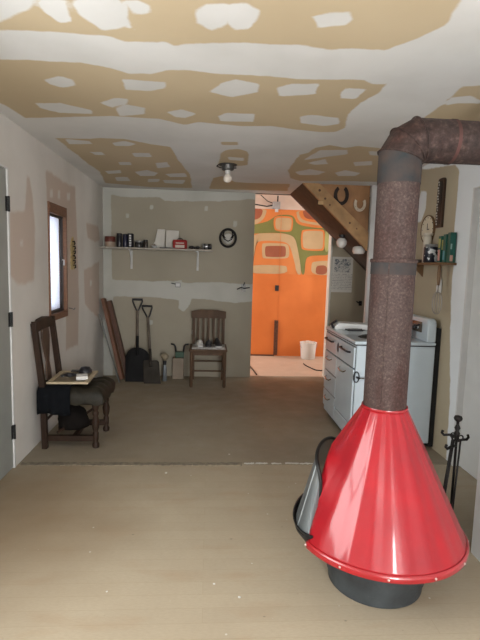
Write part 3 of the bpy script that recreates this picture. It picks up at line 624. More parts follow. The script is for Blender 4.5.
# red enamel
me_ = bpy.data.materials.new('red_enamel'); me_.use_nodes = True; n = me_.node_tree.nodes; l = me_.node_tree.links; b = n['Principled BSDF']
b.inputs['Roughness'].default_value = 0.38; b.inputs['Coat Weight'].default_value = 0.5; b.inputs['Coat Roughness'].default_value = 0.09; b.inputs['Specular IOR Level'].default_value = 0.25
tc = n.new('ShaderNodeTexCoord'); ns = n.new('ShaderNodeTexNoise'); ns.inputs['Scale'].default_value = 5; ns.inputs['Detail'].default_value = 6; l.new(tc.outputs['Object'], ns.inputs['Vector'])
cr = n.new('ShaderNodeValToRGB'); cr.color_ramp.elements[0].position = 0.3; cr.color_ramp.elements[0].color = (0.34, 0.003, 0.009, 1); cr.color_ramp.elements[1].position = 0.75; cr.color_ramp.elements[1].color = (0.235, 0.006, 0.012, 1)
l.new(ns.outputs['Fac'], cr.inputs['Fac']); l.new(cr.outputs['Color'], b.inputs['Base Color'])
# soft sheet-metal buckling that follows the cone's rays
sp = n.new('ShaderNodeSeparateXYZ'); l.new(tc.outputs['Object'], sp.inputs[0])
def MM(op, a, b_):
    x = n.new('ShaderNodeMath'); x.operation = op
    for i, v in enumerate((a, b_)):
        if isinstance(v, (int, float)): x.inputs[i].default_value = v
        elif v is not None: l.new(v, x.inputs[i])
    return x.outputs[0]
ang = MM('ARCTAN2', sp.outputs['Y'], sp.outputs['X'])
cx = n.new('ShaderNodeCombineXYZ'); l.new(MM('MULTIPLY', ang, 2.3), cx.inputs['X']); l.new(MM('MULTIPLY', sp.outputs['Z'], 0.25), cx.inputs['Y'])
nb = n.new('ShaderNodeTexNoise'); nb.inputs['Scale'].default_value = 1.6; nb.inputs['Detail'].default_value = 0.6; l.new(cx.outputs[0], nb.inputs['Vector'])
bp = n.new('ShaderNodeBump'); bp.inputs['Strength'].default_value = 0.6; bp.inputs['Distance'].default_value = 0.03; l.new(nb.outputs['Fac'], bp.inputs['Height'])
l.new(bp.outputs['Normal'], b.inputs['Normal']); l.new(bp.outputs['Normal'], b.inputs['Coat Normal'])
hood = finish('hood', bm, me_, fp, smooth=35)
md = hood.modifiers.new('t', 'SOLIDIFY'); md.thickness = 0.004; md.offset = -1
# rim flange
bm = BM(); P, F = section(0.265, 160)
rr_ = []
for (s, dz) in ((1.0, 0.004), (1.018, 0.0), (1.022, -0.012), (1.018, -0.024), (0.99, -0.026), (0.93, -0.022)):
    rr_.append([bm.verts.new(U*p[0]*s+V*p[1]*s+Vector((0, 0, 0.265+dz))) for p in P])
for a, c in zip(rr_[:-1], rr_[1:]):
    for k in range(NT): bm.faces.new((a[k], a[(k+1) % NT], c[(k+1) % NT], c[k]))
finish('rim', bm, mat('dark_red_enamel', (0.33, 0.006, 0.012), 0.3, var=0.1, coat=0.6), fp, smooth=60)
for k in range(0, NT, 12):
    p = P[k]; bm = BM(); ball(bm, tuple(U*p[0]*1.022+V*p[1]*1.022+Vector((0, 0, 0.253))), 0.0055)
    finish('rivet', bm, mat('bright_rivet', (0.6, 0.45, 0.42), 0.3, 0.7), fp, smooth=180)
# top collar
finish('collar', one(lathe, [(0.100, 0.826), (0.1015, 0.831), (0.100, 0.836), (0.096, 0.836)], 48, cap=False), mat('dark_red_enamel', (0.33, 0.006, 0.012)), fp, smooth=60)
# black base with ledge
m_blk = mat('charcoal_base_metal', (0.050, 0.060, 0.065), 0.6, 0.2, scale=7, bump=0.4, bscale=70, col2=(0.018, 0.02, 0.022))
bm = BM(); lathe(bm, [(0.205, 0.0), (0.212, 0.004), (0.215, 0.05), (0.222, 0.055), (0.232, 0.20), (0.30, 0.245), (0.34, 0.262)], 72)
finish('base', bm, m_blk, fp, smooth=40)
# hearth tray lip bulging from the opening
bm = BM(); cols = []
for i in range(33):
    ph = -PI/2+PI*i/32
    def pt(e, w_, z): return U*(0.225+e*math.cos(ph))+V*(w_*math.sin(ph))+Vector((0, 0, z))
    cols.append([bm.verts.new(pt(*q_)) for q_ in ((0.02, 0.19, 0.20), (0.10, 0.25, 0.22), (0.150, 0.285, 0.268), (0.160, 0.292, 0.298), (0.153, 0.287, 0.300), (0.140, 0.275, 0.272), (0.09, 0.24, 0.232), (0.01, 0.18, 0.212))])
for a, c in zip(cols[:-1], cols[1:]):
    for k in range(7): bm.faces.new((a[k], c[k], c[k+1], a[k+1]))
finish('hearth_tray', bm, mat('black_tray_metal', (0.02, 0.022, 0.025), 0.4, 0.5, var=0.2), fp, smooth=60)
# firebox floor and grate
finish('firebox_floor', one(lathe, [(0.30, 0.262), (0.30, 0.27), (0.001, 0.272)], 48), mat('sooty_metal', (0.018, 0.017, 0.016), 0.9, 0.2), fp)
# mesh fire screen in a black frame
NP = 32
def scr(i, t_):
    ph = -PI/2+PI*i/NP
    ztop = 0.30+0.305*(abs(math.cos(ph))**0.17)
    z = 0.285+(ztop-0.285)*t_
    e = 0.115*(1-t_)+0.060*t_
    w_ = 0.20+0.075*(1-t_)
    return U*(DD-0.03*t_+e*math.cos(ph))+V*(w_*math.sin(ph))+Vector((0, 0, z))
bm = BM(); g_ = [[bm.verts.new(scr(i, j/10)) for j in range(11)] for i in range(NP+1)]
for i in range(NP):
    for j in range(10): bm.faces.new((g_[i][j], g_[i+1][j], g_[i+1][j+1], g_[i][j+1]))
mm_ = bpy.data.materials.new('spark_mesh'); mm_.use_nodes = True; n = mm_.node_tree.nodes; l = mm_.node_tree.links
pb = n['Principled BSDF']; pb.inputs['Base Color'].default_value = (0.17, 0.19, 0.195, 1); pb.inputs['Metallic'].default_value = 0.3; pb.inputs['Roughness'].default_value = 0.45
tp = n.new('ShaderNodeBsdfTransparent'); mxs = n.new('ShaderNodeMixShader'); mxs.inputs[0].default_value = 0.62   # woven wire far finer than a pixel
l.new(tp.outputs[0], mxs.inputs[1]); l.new(pb.outputs[0], mxs.inputs[2]); l.new(mxs.outputs[0], n['Material Output'].inputs['Surface'])
fs = finish('fire_screen', bm, mm_, fp, smooth=180)
bm = BM()
tube(bm, [scr(i, 1.0) for i in range(NP+1)], 0.0085, 8)
tube(bm, [scr(i, 0.0) for i in range(NP+1)], 0.006, 8)
finish('screen_frame', bm, mat('black_iron', (0.02, 0.02, 0.02)), fs, smooth=180)
bm = BM(); tube(bm, [scr(6, j/10) for j in range(11)], 0.004, 8)
finish('screen_stile', bm, mat('worn_steel', (0.28, 0.31, 0.32), 0.35, 0.6), fs, smooth=180)
bm = BM(); ball(bm, tuple(scr(20, 0.45)+U*0.012), 0.010); finish('screen_knob', bm, MATS['black_iron'], fs, smooth=180)

# stove pipe
mr = bpy.data.materials.new('rusty_pipe'); mr.use_nodes = True; n = mr.node_tree.nodes; l = mr.node_tree.links; b = n['Principled BSDF']
b.inputs['Roughness'].default_value = 0.7; b.inputs['Metallic'].default_value = 0.1; b.inputs['Specular IOR Level'].default_value = 0.3
tc = n.new('ShaderNodeTexCoord')
def nz(sc, det, st=(1, 1, 1)):
    mp = n.new('ShaderNodeMapping'); mp.inputs['Scale'].default_value = st; l.new(tc.outputs['Object'], mp.inputs['Vector'])
    x = n.new('ShaderNodeTexNoise'); x.inputs['Scale'].default_value = sc; x.inputs['Detail'].default_value = det; x.inputs['Roughness'].default_value = 0.7; l.new(mp.outputs['Vector'], x.inputs['Vector']); return x.outputs['Fac']
cr = n.new('ShaderNodeValToRGB'); e = cr.color_ramp.elements; e[0].position = 0.36; e[0].color = (0.038, 0.024, 0.021, 1); e[1].position = 0.76; e[1].color = (0.135, 0.103, 0.092, 1)
e2 = cr.color_ramp.elements.new(0.53); e2.color = (0.064, 0.041, 0.036, 1)
l.new(nz(95, 8), cr.inputs['Fac'])
cr2 = n.new('ShaderNodeValToRGB'); cr2.color_ramp.elements[0].position = 0.45; cr2.color_ramp.elements[0].color = (1, 1, 1, 1); cr2.color_ramp.elements[1].position = 0.65; cr2.color_ramp.elements[1].color = (0.75, 0.52, 0.48, 1)
l.new(nz(6, 4, (1, 1, 0.5)), cr2.inputs['Fac'])
mx = n.new('ShaderNodeMix'); mx.data_type = 'RGBA'; mx.blend_type = 'MULTIPLY'; mx.inputs['Factor'].default_value = 1; l.new(cr.outputs['Color'], mx.inputs['A']); l.new(cr2.outputs['Color'], mx.inputs['B']); l.new(mx.outputs['Result'], b.inputs['Base Color'])
bp = n.new('ShaderNodeBump'); bp.inputs['Strength'].default_value = 0.3; bp.inputs['Distance'].default_value = 0.003; l.new(nz(60, 5), bp.inputs['Height']); l.new(bp.outputs['Normal'], b.inputs['Normal'])
m_slate = mat('slate_grey_pipe', (0.026, 0.030, 0.032), 0.75, 0.0, spec=0.2, var=0.3, scale=14, col2=(0.06, 0.042, 0.036))
mr2 = mr.copy(); mr2.name = 'sooty_brown_pipe'
for nd in mr2.node_tree.nodes:
    if nd.type == 'VALTORGB' and len(nd.color_ramp.elements) == 3:
        for el, c_ in zip(nd.color_ramp.elements, ((0.022, 0.014, 0.012, 1), (0.045, 0.029, 0.025, 1), (0.125, 0.085, 0.072, 1))): el.color = c_
    if nd.type == 'TEX_NOISE' and nd.inputs['Scale'].default_value == 95: nd.inputs['Scale'].default_value = 34
PR = 0.094
PU = 0.088
sp_ = thing('stove_pipe', 'rusty brown metal stove pipe rising from the red cone and elbowing right', 'stove pipe', (FX, FY, 0.845))
def pipe_part(name, z0, z1, r0, r1, m):
    bm = BM(); lathe(bm, [(r0, z0), (r1, z1)], 56, cap=False)
    return finish(name, bm, m, sp_, smooth=60)
pipe_part('lower_pipe', -0.03, 0.64, PR, PR, mr)
pipe_part('upper_pipe', 0.635, 0.965, PU, PU, mr)
finish('seam_bead', one(lathe, [(PR+0.003, 0.625), (PR+0.0055, 0.630), (PR+0.0055, 0.636), (PR+0.003, 0.641)], 56, cap=False), mr, sp_, smooth=60)
finish('slate_band', one(lathe, [(PR+0.0015, 0.575), (PR+0.0015, 0.626)], 56, cap=False), m_slate, sp_, smooth=60)
finish('seam', one(box, (-0.052, -PR-0.0022+0.0135, 0.01), (-0.048, -PR-0.0005+0.0145, 0.62)), mr, sp_)
# elbow: mitred gores from vertical to horizontal, bend centre to the right
ZE = 1.888-0.845       # height where the bend starts (local)
RB = 0.100
Cx, Cz = RB, ZE
def ring_at(bm, ang, r, seg=56, ext=0.0):
    # ang 0 = vertical pipe (at x=0); 90 = horizontal
    vs = []
    for k in range(seg):
        a = 2*PI*k/seg; lx, ly = r*math.cos(a), r*math.sin(a)
        # point before rotation: x = lx, y = ly, relative to bend centre: x - RB
        px_ = lx-RB; c_, s_ = math.cos(ang), math.sin(ang)
        vs.append(bm.verts.new((Cx+px_*c_+ext*s_, ly, Cz-px_*s_+ext*c_)))
    return vs
def join(bm, A, B):
    n_ = len(A)
    for k in range(n_): bm.faces.new((A[k], A[(k+1) % n_], B[(k+1) % n_], B[k]))
# each gore is a straight piece between mitre planes
import itertools
mit = [0, 15, 45, 75, 90]
def mitre(bm, deg, r, seg=56):
    # ellipse on the mitre plane so that neighbouring straight gores keep radius r
    ang = math.radians(deg)
    half = math.radians(15) if deg in (15, 45, 75) else 0
    vs = []
    for k in range(seg):
        a = 2*PI*k/seg; lx, ly = r*math.cos(a), r*math.sin(a)
        rad = (RB/ math.cos(half))-lx/math.cos(half)
        vs.append(bm.verts.new((Cx-rad*math.cos(ang), ly, Cz+rad*math.sin(ang))))
    return vs
PE = PU+0.002
bm = BM()
a0 = []
for k in range(56):
    a = 2*PI*k/56; a0.append(bm.verts.new((PE*math.cos(a), PE*math.sin(a), ZE-0.085)))
m1 = mitre(bm, 15, PE); join(bm, a0, m1)
finish('elbow_gore', bm, m_slate, sp_, smooth=50)
for d0, d1 in ((15, 45), (45, 75)):
    bm = BM(); A = mitre(bm, d0, PE+0.001); B = mitre(bm, d1, PE+0.001); join(bm, A, B)
    finish('elbow_gore', bm, mr2, sp_, smooth=50)
ZH = ZE+RB
bm = BM(); A = mitre(bm, 75, PE)
B = [bm.verts.new((RB+0.115, PE*math.sin(2*PI*k/56), ZH-PE*math.cos(2*PI*k/56)+PE*0)) for k in range(56)]
join(bm, A, B); finish('elbow_gore', bm, mr2, sp_, smooth=50)
for deg in (15, 45, 75):
    bm = BM(); A = mitre(bm, deg, PE+0.003)
    pts = [v.co.copy() for v in A]; bm.free(); bm = BM(); tube(bm, pts, 0.0035, 6, closed=True)
    finish('elbow_crimp', bm, mr2, sp_, smooth=180)
def hpipe(name, x0, x1, r, m):
    bm = BM()
    A = [bm.verts.new((x0, r*math.cos(2*PI*k/56), ZH+r*math.sin(2*PI*k/56))) for k in range(56)]
    B = [bm.verts.new((x1, r*math.cos(2*PI*k/56), ZH+r*math.sin(2*PI*k/56))) for k in range(56)]
    join(bm, A, B); return finish(name, bm, m, sp_, smooth=60)
hpipe('horizontal_pipe', RB+0.10, NX-FX-0.001, PU, mr2)
hpipe('pipe_joint', RB+0.105, RB+0.120, PU+0.004, mat('red_rust', (0.085, 0.032, 0.026), 0.7, 0.2, var=0.2))
hpipe('wall_collar', NX-FX-0.02, NX-FX-0.001, PR+0.03, mr2)

# ------------------------------------------------------------------ kitchen stove
sx0, sx1, sy0, sy1, sz0, sz1 = 1.155, 1.80, 3.63, 4.585, 0.05, 0.845
m_en = mat('white_enamel', (0.53, 0.61, 0.665), 0.28, var=0.02, coat=0.4)
m_gap = mat('dark_gap', (0.015, 0.015, 0.018), 0.6)
m_chr = mat('chrome', (0.6, 0.6, 0.6), 0.15, 1.0, var=0.05)
sv = thing('kitchen_stove', 'old white enamel kitchen range with drawers, black handles and backguard', 'stove', (sx0, sy0, 0))
W, Lg = sx1-sx0, sy1-sy0
finish('body', one(box, (0.012, 0, sz0), (W, Lg, sz1)), m_en, sv, bevel=0.008)
finish('gap_shade_box', one(box, (W+0.001, 0.015, 0.02), (W+0.044, Lg-0.02, 0.99)), mat('gap_shade_black', (0.01, 0.01, 0.011), 0.8), sv)  # black box standing in for the shade between stove and wall
finish('plinth', one(box, (0.05, 0.03, 0.0), (W-0.02, Lg-0.03, sz0)), m_gap, sv)
finish('cooktop_gasket', one(box, (0.003, -0.004, sz1), (W, Lg+0.002, sz1+0.007)), m_gap, sv)
finish('cooktop', one(box, (-0.008, -0.010, sz1+0.007), (W, Lg+0.006, sz1+0.034)), m_en, sv, bevel=0.010, seg=3)
ZT = sz1+0.034
def front(name, y0, y1, z0, z1):
    bm = BM(); box(bm, (-0.004, y0, z0), (0.016, y1, z1)); return finish(name, bm, m_en, sv, bevel=0.005)
def gapbox(y0, y1, z0, z1):
    box(gbm, (0.009, y0-0.004, z0-0.004), (0.0125, y1+0.004, z1+0.004))
gbm = BM()
m_hd = mat('black_handle', (0.02, 0.02, 0.025), 0.35)
ym = 0.50
def bar_handle(parent, y0, y1, z):
    bm = BM(); tube(bm, [(-0.006, y0, z), (-0.028, y0+0.008, z), (-0.032, y0+0.03, z), (-0.032, y1-0.03, z), (-0.028, y1-0.008, z), (-0.006, y1, z)], 0.0085, 10)
    finish('handle', bm, m_hd, parent, smooth=60)
def cup_handle(parent, y, z, w_=0.10):
    bm = BM(); tube(bm, [(-0.004, y-w_/2, z+0.012), (-0.024, y-w_/2+0.01, z), (-0.028, y, z-0.008), (-0.024, y+w_/2-0.01, z), (-0.004, y+w_/2, z+0.012)], 0.006, 8)
    finish('handle', bm, m_chr, parent, smooth=60)
F_ = []
d1 = front('drawer', 0.02, ym-0.07, 0.66, 0.825); bar_handle(d1, 0.10, 0.36, 0.775); F_.append((0.02, ym-0.07, 0.66, 0.825))
d2 = front('drawer', ym+0.04, Lg-0.02, 0.66, 0.825); bar_handle(d2, ym+0.12, Lg-0.08, 0.775); F_.append((ym+0.04, Lg-0.02, 0.66, 0.825))
vp = front('vent_panel', ym-0.065, ym+0.035, 0.66, 0.825); F_.append((ym-0.065, ym+0.035, 0.66, 0.825))
bm = BM(); lathe(bm, [(0.001, 0.004), (0.022, 0.004), (0.030, 0.0), (0.030, -0.003)], 24, M=Matrix.Translation((-0.004, ym-0.015, 0.745)) @ Matrix.Rotation(-PI/2, 4, 'Y') @ Matrix.Scale(1.5, 4, Vector((1, 0, 0))))
finish('vent_badge', bm, mat('dark_badge', (0.10, 0.12, 0.16), 0.3, 0.5), vp)
for z0, z1 in ((0.47, 0.648), (0.28, 0.458), (0.11, 0.268)):
    dq = front('drawer', ym+0.02, Lg-0.02, z0, z1); F_.append((ym+0.02, Lg-0.02, z0, z1))
    cup_handle(dq, (ym+Lg)/2+0.02, z1-0.055, 0.16)
do = front('oven_door', 0.02, ym+0.008, 0.20, 0.648); F_.append((0.02, ym+0.008, 0.20, 0.648))
cup_handle(do, 0.30, 0.585, 0.17)
kp = front('kick_drawer', 0.02, ym+0.008, 0.075, 0.19); F_.append((0.02, ym+0.008, 0.075, 0.19))
for q_ in F_: gapbox(*q_)
finish('front_gaps', gbm, m_gap, sv)
# backguard with rounded top corners, along the wall side
bm = BM(); prof = []
def rr2(y0, y1, z0, z1, r):
    P = [(y0, z0), (y1, z0)]
    for i in range(9): a = PI/2*i/8; P.append((y1-r+r*math.cos(a), z1-r+r*math.sin(a)))
    for i in range(9): a = PI/2+PI/2*i/8; P.append((y0+r+r*math.cos(a), z1-r+r*math.sin(a)))
    return P
prism(bm, rr2(-0.004, Lg, ZT-0.002, 1.065, 0.05), lambda a, b_: (W-0.075-0.02*0, a, b_), lambda a, b_: (W, a, b_))
bg = finish('backguard', bm, m_en, sv, bevel=0.014, seg=3)
finish('control_panel', one(box, (W-0.085, 0.10, 0.945), (W-0.072, 0.32, 1.03)), mat('dark_glass_panel', (0.03, 0.03, 0.03), 0.15, var=0.3, col2=(0.15, 0.12, 0.09)), bg, bevel=0.004)
for y in (0.14, 0.21, 0.28):
    bm = BM(); lathe(bm, [(0.016, 0), (0.014, 0.018), (0.001, 0.020)], 16, M=Matrix.Translation((W-0.085, y, 0.985)) @ Matrix.Rotation(-PI/2, 4, 'Y'))
    finish('dial', bm, m_chr, bg, smooth=40)
# burners
for (bx, by) in ((0.20, 0.22), (0.20, 0.72), (0.42, 0.24), (0.42, 0.72)):
    br = BM(); lathe(br, [(0.105, 0), (0.11, 0.004), (0.10, 0.007), (0.03, 0.003), (0.001, 0.003)], 28, (bx, by, ZT))
    q_ = finish('burner', br, mat('black_burner', (0.02, 0.02, 0.02), 0.5, 0.4), sv, smooth=40)
    br = BM()
    for r in (0.03, 0.055, 0.08): tube(br, [(bx+r*math.cos(2*PI*k/24), by+r*math.sin(2*PI*k/24), ZT+0.011) for k in range(24)], 0.005, 6, closed=True)
    finish('coil', br, MATS['black_burner'], q_, smooth=180)
# towel rail on the near side panel
tr_ = BM(); tube(tr_, [(0.035, -0.045, 0.595), (0.41, -0.045, 0.59)], 0.006, 10)
rl = finish('towel_rail', tr_, m_chr, sv, smooth=60)
for x_ in (0.022, 0.41):
    bm = BM(); tube(bm, [(x_, -0.001, 0.593), (x_, -0.03, 0.593), (x_+0.006, -0.048, 0.592)], 0.0075, 8)
    if x_ < 0.1: tube(bm, [(x_-0.005+0.022*math.cos(2*PI*k/24), -0.006, 0.593+0.042*math.sin(2*PI*k/24)) for k in range(24)], 0.005, 6, closed=True)
    finish('rail_bracket', bm, m_hd, rl, smooth=60)
# things on the stove
t = thing('roasting_tray', 'white enamel tray with dark end lying on the far end of the stove top', 'tray', (1.30, 4.36, ZT))
bm = BM(); prism(bm, [(-0.13, 0.0), (0.24, 0.0), (0.25, 0.05), (-0.10, 0.065), (-0.14, 0.02)], lambda a, b_: (a, -0.06, b_), lambda a, b_: (a, 0.12, b_))
finish('tray_body', bm, m_white, t, bevel=0.012, seg=3)
bm = BM(); tube(bm, [(-0.145, -0.05, 0.02), (-0.16, -0.02, 0.05), (-0.12, 0.0, 0.072), (-0.10, 0.05, 0.074)], 0.013, 8)
finish('tray_grip', bm, m_hd, t, smooth=60)
t = thing('flat_pan', 'dark flat pan handle and griddle lying on the stove top near the tray', 'pan', (1.27, 4.13, ZT+0.019))
finish('griddle', one(box, (-0.05, -0.05, 0), (0.09, 0.04, 0.012)), m_hd, t, bevel=0.004)
t = thing('saucepan', 'steel saucepan with black handle on the stove in front of the backguard', 'pot', (1.615, 3.855, ZT+0.017))
bm = BM(); lathe(bm, [(0.080, 0), (0.086, 0.006), (0.088, 0.095), (0.091, 0.097), (0.084, 0.097), (0.082, 0.01), (0.001, 0.008)], 36)
finish('pan_body', bm, mat('brushed_steel', (0.55, 0.56, 0.57), 0.25, 0.9, var=0.1), t, smooth=45)
finish('pan_handle', one(tube, [(0.02, -0.088, 0.08), (0.025, -0.13, 0.10), (0.05, -0.2, 0.12)], 0.009), m_hd, t, smooth=60)

# ------------------------------------------------------------------ right wall shelf and things
m_shelfwood = mat('brown_shelf_wood', (0.20, 0.11, 0.05), 0.55, var=0.2, scale=14, stretch=(4, 1, 4))
t = thing('wall_shelf', 'short brown wooden shelf on the right wall above the stove', 'shelf', (RX, 3.95, 1.49))
finish('shelf_board', one(box, (-0.125, -0.455, 0), (-0.001, 0.55, 0.018)), m_shelfwood, t, bevel=0.002)
bm = BM(); prism(bm, [(0, 0), (-0.10, 0), (0, -0.10)], lambda a, b_: (a-0.001, 0.10, b_), lambda a, b_: (a-0.001, 0.12, b_))
finish('shelf_bracket', bm, m_shelfwood, t)
t = thing('wall_clock', 'round cream wall clock with brown rim on the right wall', 'clock', (RX, 4.0, 1.79), 0)
MC = Matrix.Rotation(-PI/2, 4, 'Y')
finish('clock_rim', one(lathe, [(0.118, 0), (0.121, 0.018), (0.116, 0.022), (0.112, 0.016)], 48, M=MC, cap=False), m_shelfwood, t, smooth=50)
finish('clock_face', one(lathe, [(0.115, 0.0), (0.115, 0.014), (0.001, 0.014)], 48, M=MC), mat('cream_face', (0.70, 0.64, 0.50), 0.5, var=0.05), t)
bm = BM(); box(bm, (-0.018, -0.004, -0.004), (-0.016, 0.004, 0.05)); box(bm, (-0.018, -0.035, -0.004), (-0.016, 0.004, 0.004))
finish('clock_hands', bm, m_hd, t)
for k in range(12):
    bm = BM(); a = 2*PI*k/12; box(bm, (-0.0165, 0.098*math.cos(a)-0.004, 0.098*math.sin(a)-0.004), (-0.0142, 0.098*math.cos(a)+0.004, 0.098*math.sin(a)+0.004))
    finish('hour_mark', bm, m_hd, t)
t = thing('wall_hanging', 'tall narrow dark framed hanging with white beads on the right wall', 'wall hanging', (RX, 3.80, 1.985))
bm = BM()
prism(bm, rr2(-0.052, 0.052, -0.195, 0.195, 0.03), lambda a, b_: (-0.001, a, b_), lambda a, b_: (-0.022, a, b_))
finish('frame', bm, mat('dark_brown_frame', (0.05, 0.028, 0.018), 0.4), t, bevel=0.003)
bm = BM()
for k in range(16): ball(bm, (-0.024, 0.024+0.008*math.sin(k*2.1), -0.165+0.022*k), 0.007, seg=8)
finish('bead', bm, mat('white_bead', (0.6, 0.6, 0.56), 0.4), t)
finish('inner_panel', one(box, (-0.0245, -0.030, -0.17), (-0.0222, 0.012, 0.17)), mat('black_panel', (0.015, 0.015, 0.015), 0.4), t)
SZ = 1.508
t = thing('canister', 'black and white round canister on the right wall shelf', 'canister', (RX-0.062, 3.80, SZ))
m_lab = bpy.data.materials.new('canister_label'); m_lab.use_nodes = True; n = m_lab.node_tree.nodes; l = m_lab.node_tree.links; b = n['Principled BSDF']; b.inputs['Roughness'].default_value = 0.3
tc = n.new('ShaderNodeTexCoord'); ns = n.new('ShaderNodeTexNoise'); ns.inputs['Scale'].default_value = 22; l.new(tc.outputs['Object'], ns.inputs['Vector']); cr = n.new('ShaderNodeValToRGB'); cr.color_ramp.interpolation = 'CONSTANT'
cr.color_ramp.elements[0].color = (0.012, 0.015, 0.025, 1); cr.color_ramp.elements[1].position = 0.56; cr.color_ramp.elements[1].color = (0.6, 0.62, 0.62, 1); l.new(ns.outputs['Fac'], cr.inputs['Fac']); l.new(cr.outputs['Color'], b.inputs['Base Color'])
finish('can_body', one(lathe, [(0.056, 0), (0.058, 0.004), (0.058, 0.122), (0.052, 0.127)], 32), m_lab, t, smooth=40)
finish('can_lid', one(lathe, [(0.052, 0.127), (0.054, 0.131), (0.048, 0.147), (0.001, 0.150)], 32), mat('grey_lid', (0.35, 0.36, 0.37), 0.3, 0.6), t, smooth=40)
t = thing('white_jar', 'white jar standing behind the black canister on the right shelf', 'jar', (RX-0.05, 3.905, SZ))
finish('jar_body', one(lathe, [(0.030, 0), (0.032, 0.006), (0.032, 0.215), (0.026, 0.225)], 28), mat('cream_ceramic', (0.62, 0.58, 0.50), 0.3), t, smooth=40)
finish('jar_lid', one(lathe, [(0.040, 0.225), (0.041, 0.243), (0.001, 0.248)], 28), mat('cream_lid', (0.66, 0.60, 0.50), 0.4), t, smooth=40)
m_gr = mat('green_cover', (0.01, 0.10, 0.075), 0.4, var=0.15)
for (y, h_, dep, lab, dc) in ((3.655, 0.205, 0.062, 'green book with a yellow and pink cover beside the black canister', 'yellow'), (3.585, 0.215, 0.055, 'tall green book standing in the middle of the right shelf books', 'blue'), (3.528, 0.225, 0.045, 'outermost green book at the near end of the right shelf', 'pale')):
    t = thing('book', lab, 'book', (RX-0.036, y, SZ), 0, 'green books on the right shelf')
    finish('cover', one(box, (-dep/2, -0.022, 0), (dep/2, 0.022, h_)), m_gr, t, bevel=0.002)
    finish('pages', one(box, (-dep/2+0.004, -0.018, h_-0.003), (dep/2+0.002, 0.018, h_+0.0005)), m_offwhite, t)
    bm = BM()
    if dc == 'yellow':
        bm.free(); bm = BM(); box(bm, (-0.025, -0.0235, 0.10), (0.025, -0.0222, 0.175)); finish('cover_picture', bm, mat('yellow_print', (0.45, 0.42, 0.15), 0.5, var=0.2), t)
        bm = BM(); box(bm, (-dep/2-0.0012, -0.016, 0.015), (-dep/2-0.0002, 0.016, 0.10)); finish('spine_label', bm, mat('pink_print', (0.62, 0.30, 0.26), 0.5), t)
        bm = BM(); box(bm, (-dep/2-0.0012, -0.016, 0.115), (-dep/2-0.0002, 0.016, 0.185)); finish('spine_picture', bm, MATS['yellow_print'], t)
    elif dc == 'blue':
        box(bm, (-dep/2-0.0012, -0.014, 0.02), (-dep/2-0.0002, 0.014, 0.09)); finish('spine_label', bm, mat('teal_print', (0.10, 0.30, 0.34), 0.5), t)
    else:
        box(bm, (-0.018, -0.0235, 0.01), (0.004, -0.0222, 0.055)); finish('cover_label', bm, mat('peach_print', (0.60, 0.36, 0.28), 0.5), t)
        bm = BM(); box(bm, (-0.018, -0.0235, 0.10), (-0.006, -0.0222, 0.14)); finish('cover_mark', bm, mat('pale_print', (0.30, 0.45, 0.42), 0.5), t)
o = finish('small_box', one(box, (RX-0.10, 4.05, SZ), (RX-0.02, 4.2, SZ+0.03)), mat('dark_box', (0.06, 0.045, 0.035), 0.5), bevel=0.004); tag(o, 'small dark flat box lying at the far end of the right shelf', 'box')
# hanging utensils
t = thing('whisk', 'wire whisk with brown wooden handle hanging from the near end of the shelf', 'whisk', (RX-0.115, 3.53, 1.49))
finish('handle', one(lathe, [(0.006, -0.003), (0.012, -0.01), (0.014, -0.06), (0.011, -0.15), (0.013, -0.155)], 14), m_shelfwood, t, smooth=40)
bm = BM()
for k in range(6):
    a = PI*k/6; pts = []
    for i in range(17):
        th = -PI/2*0+PI*i/16; rr = 0.036*math.sin(th)**0.8 if 0 < i < 16 else 0.002
        sgn = 1
        pts.append((rr*math.cos(a), rr*math.sin(a), -0.155-0.05-0.17*(1-math.cos(th))/2*1.0))
    tube(bm, pts, 0.0013, 6); tube(bm, [(-p[0], -p[1], p[2]) for p in pts], 0.0013, 6)
tube(bm, [(0, 0, -0.15), (0, 0, -0.21)], 0.004, 8)
finish('wire_loops', bm, mat('whisk_wire', (0.35, 0.34, 0.32), 0.35, 0.8), t, smooth=180)
t = thing('hanging_scoop', 'white hanging scoop on the right wall under the shelf', 'utensil', (RX-0.012, 3.72, 1.47))
bm = BM(); prism(bm, rr2(-0.012, 0.012, -0.09, 0, 0.01), lambda a, b_: (-0.004, a, b_), lambda a, b_: (0.004, a, b_)); prism(bm, rr2(-0.032, 0.032, -0.20, -0.085, 0.025), lambda a, b_: (-0.01, a, b_), lambda a, b_: (0.006, a, b_))
finish('scoop_body', bm, m_white, t, bevel=0.003)

# ------------------------------------------------------------------ fire tool set
m_iron = mat('wrought_iron', (0.022, 0.019, 0.018), 0.55, 0.6, var=0.3, scale=30)
TX, TY = 1.372, 2.45
t = thing('fire_tool_set', 'black wrought iron fireplace tool stand behind the red cone', 'fireplace tools', (TX, TY, 0))
finish('stand_foot', one(lathe, [(0.065, 0), (0.065, 0.008), (0.03, 0.018), (0.012, 0.03)], 32), m_iron, t, smooth=40)
finish('post', one(lathe, [(0.007, 0.02), (0.007, 0.52), (0.013, 0.53), (0.009, 0.545), (0.017, 0.56), (0.009, 0.575), (0.016, 0.592), (0.008, 0.61), (0.008, 0.625), (0.02, 0.636), (0.023, 0.646), (0.018, 0.658), (0.001, 0.663)], 18), m_iron, t, smooth=70)
for (dx, dy, z) in ((-0.075, 0.02, 0.545), (0.085, 0.03, 0.515), (-0.085, -0.05, 0.49)):
    bm = BM(); tube(bm, [(0, 0, z), (dx*0.5, dy*0.5, z+0.004), (dx*0.85, dy*0.9, z), (dx, dy, z+0.012), (dx*0.93, dy, z+0.026)], 0.0075, 8)
    finish('hook', bm, m_iron, t, smooth=180)
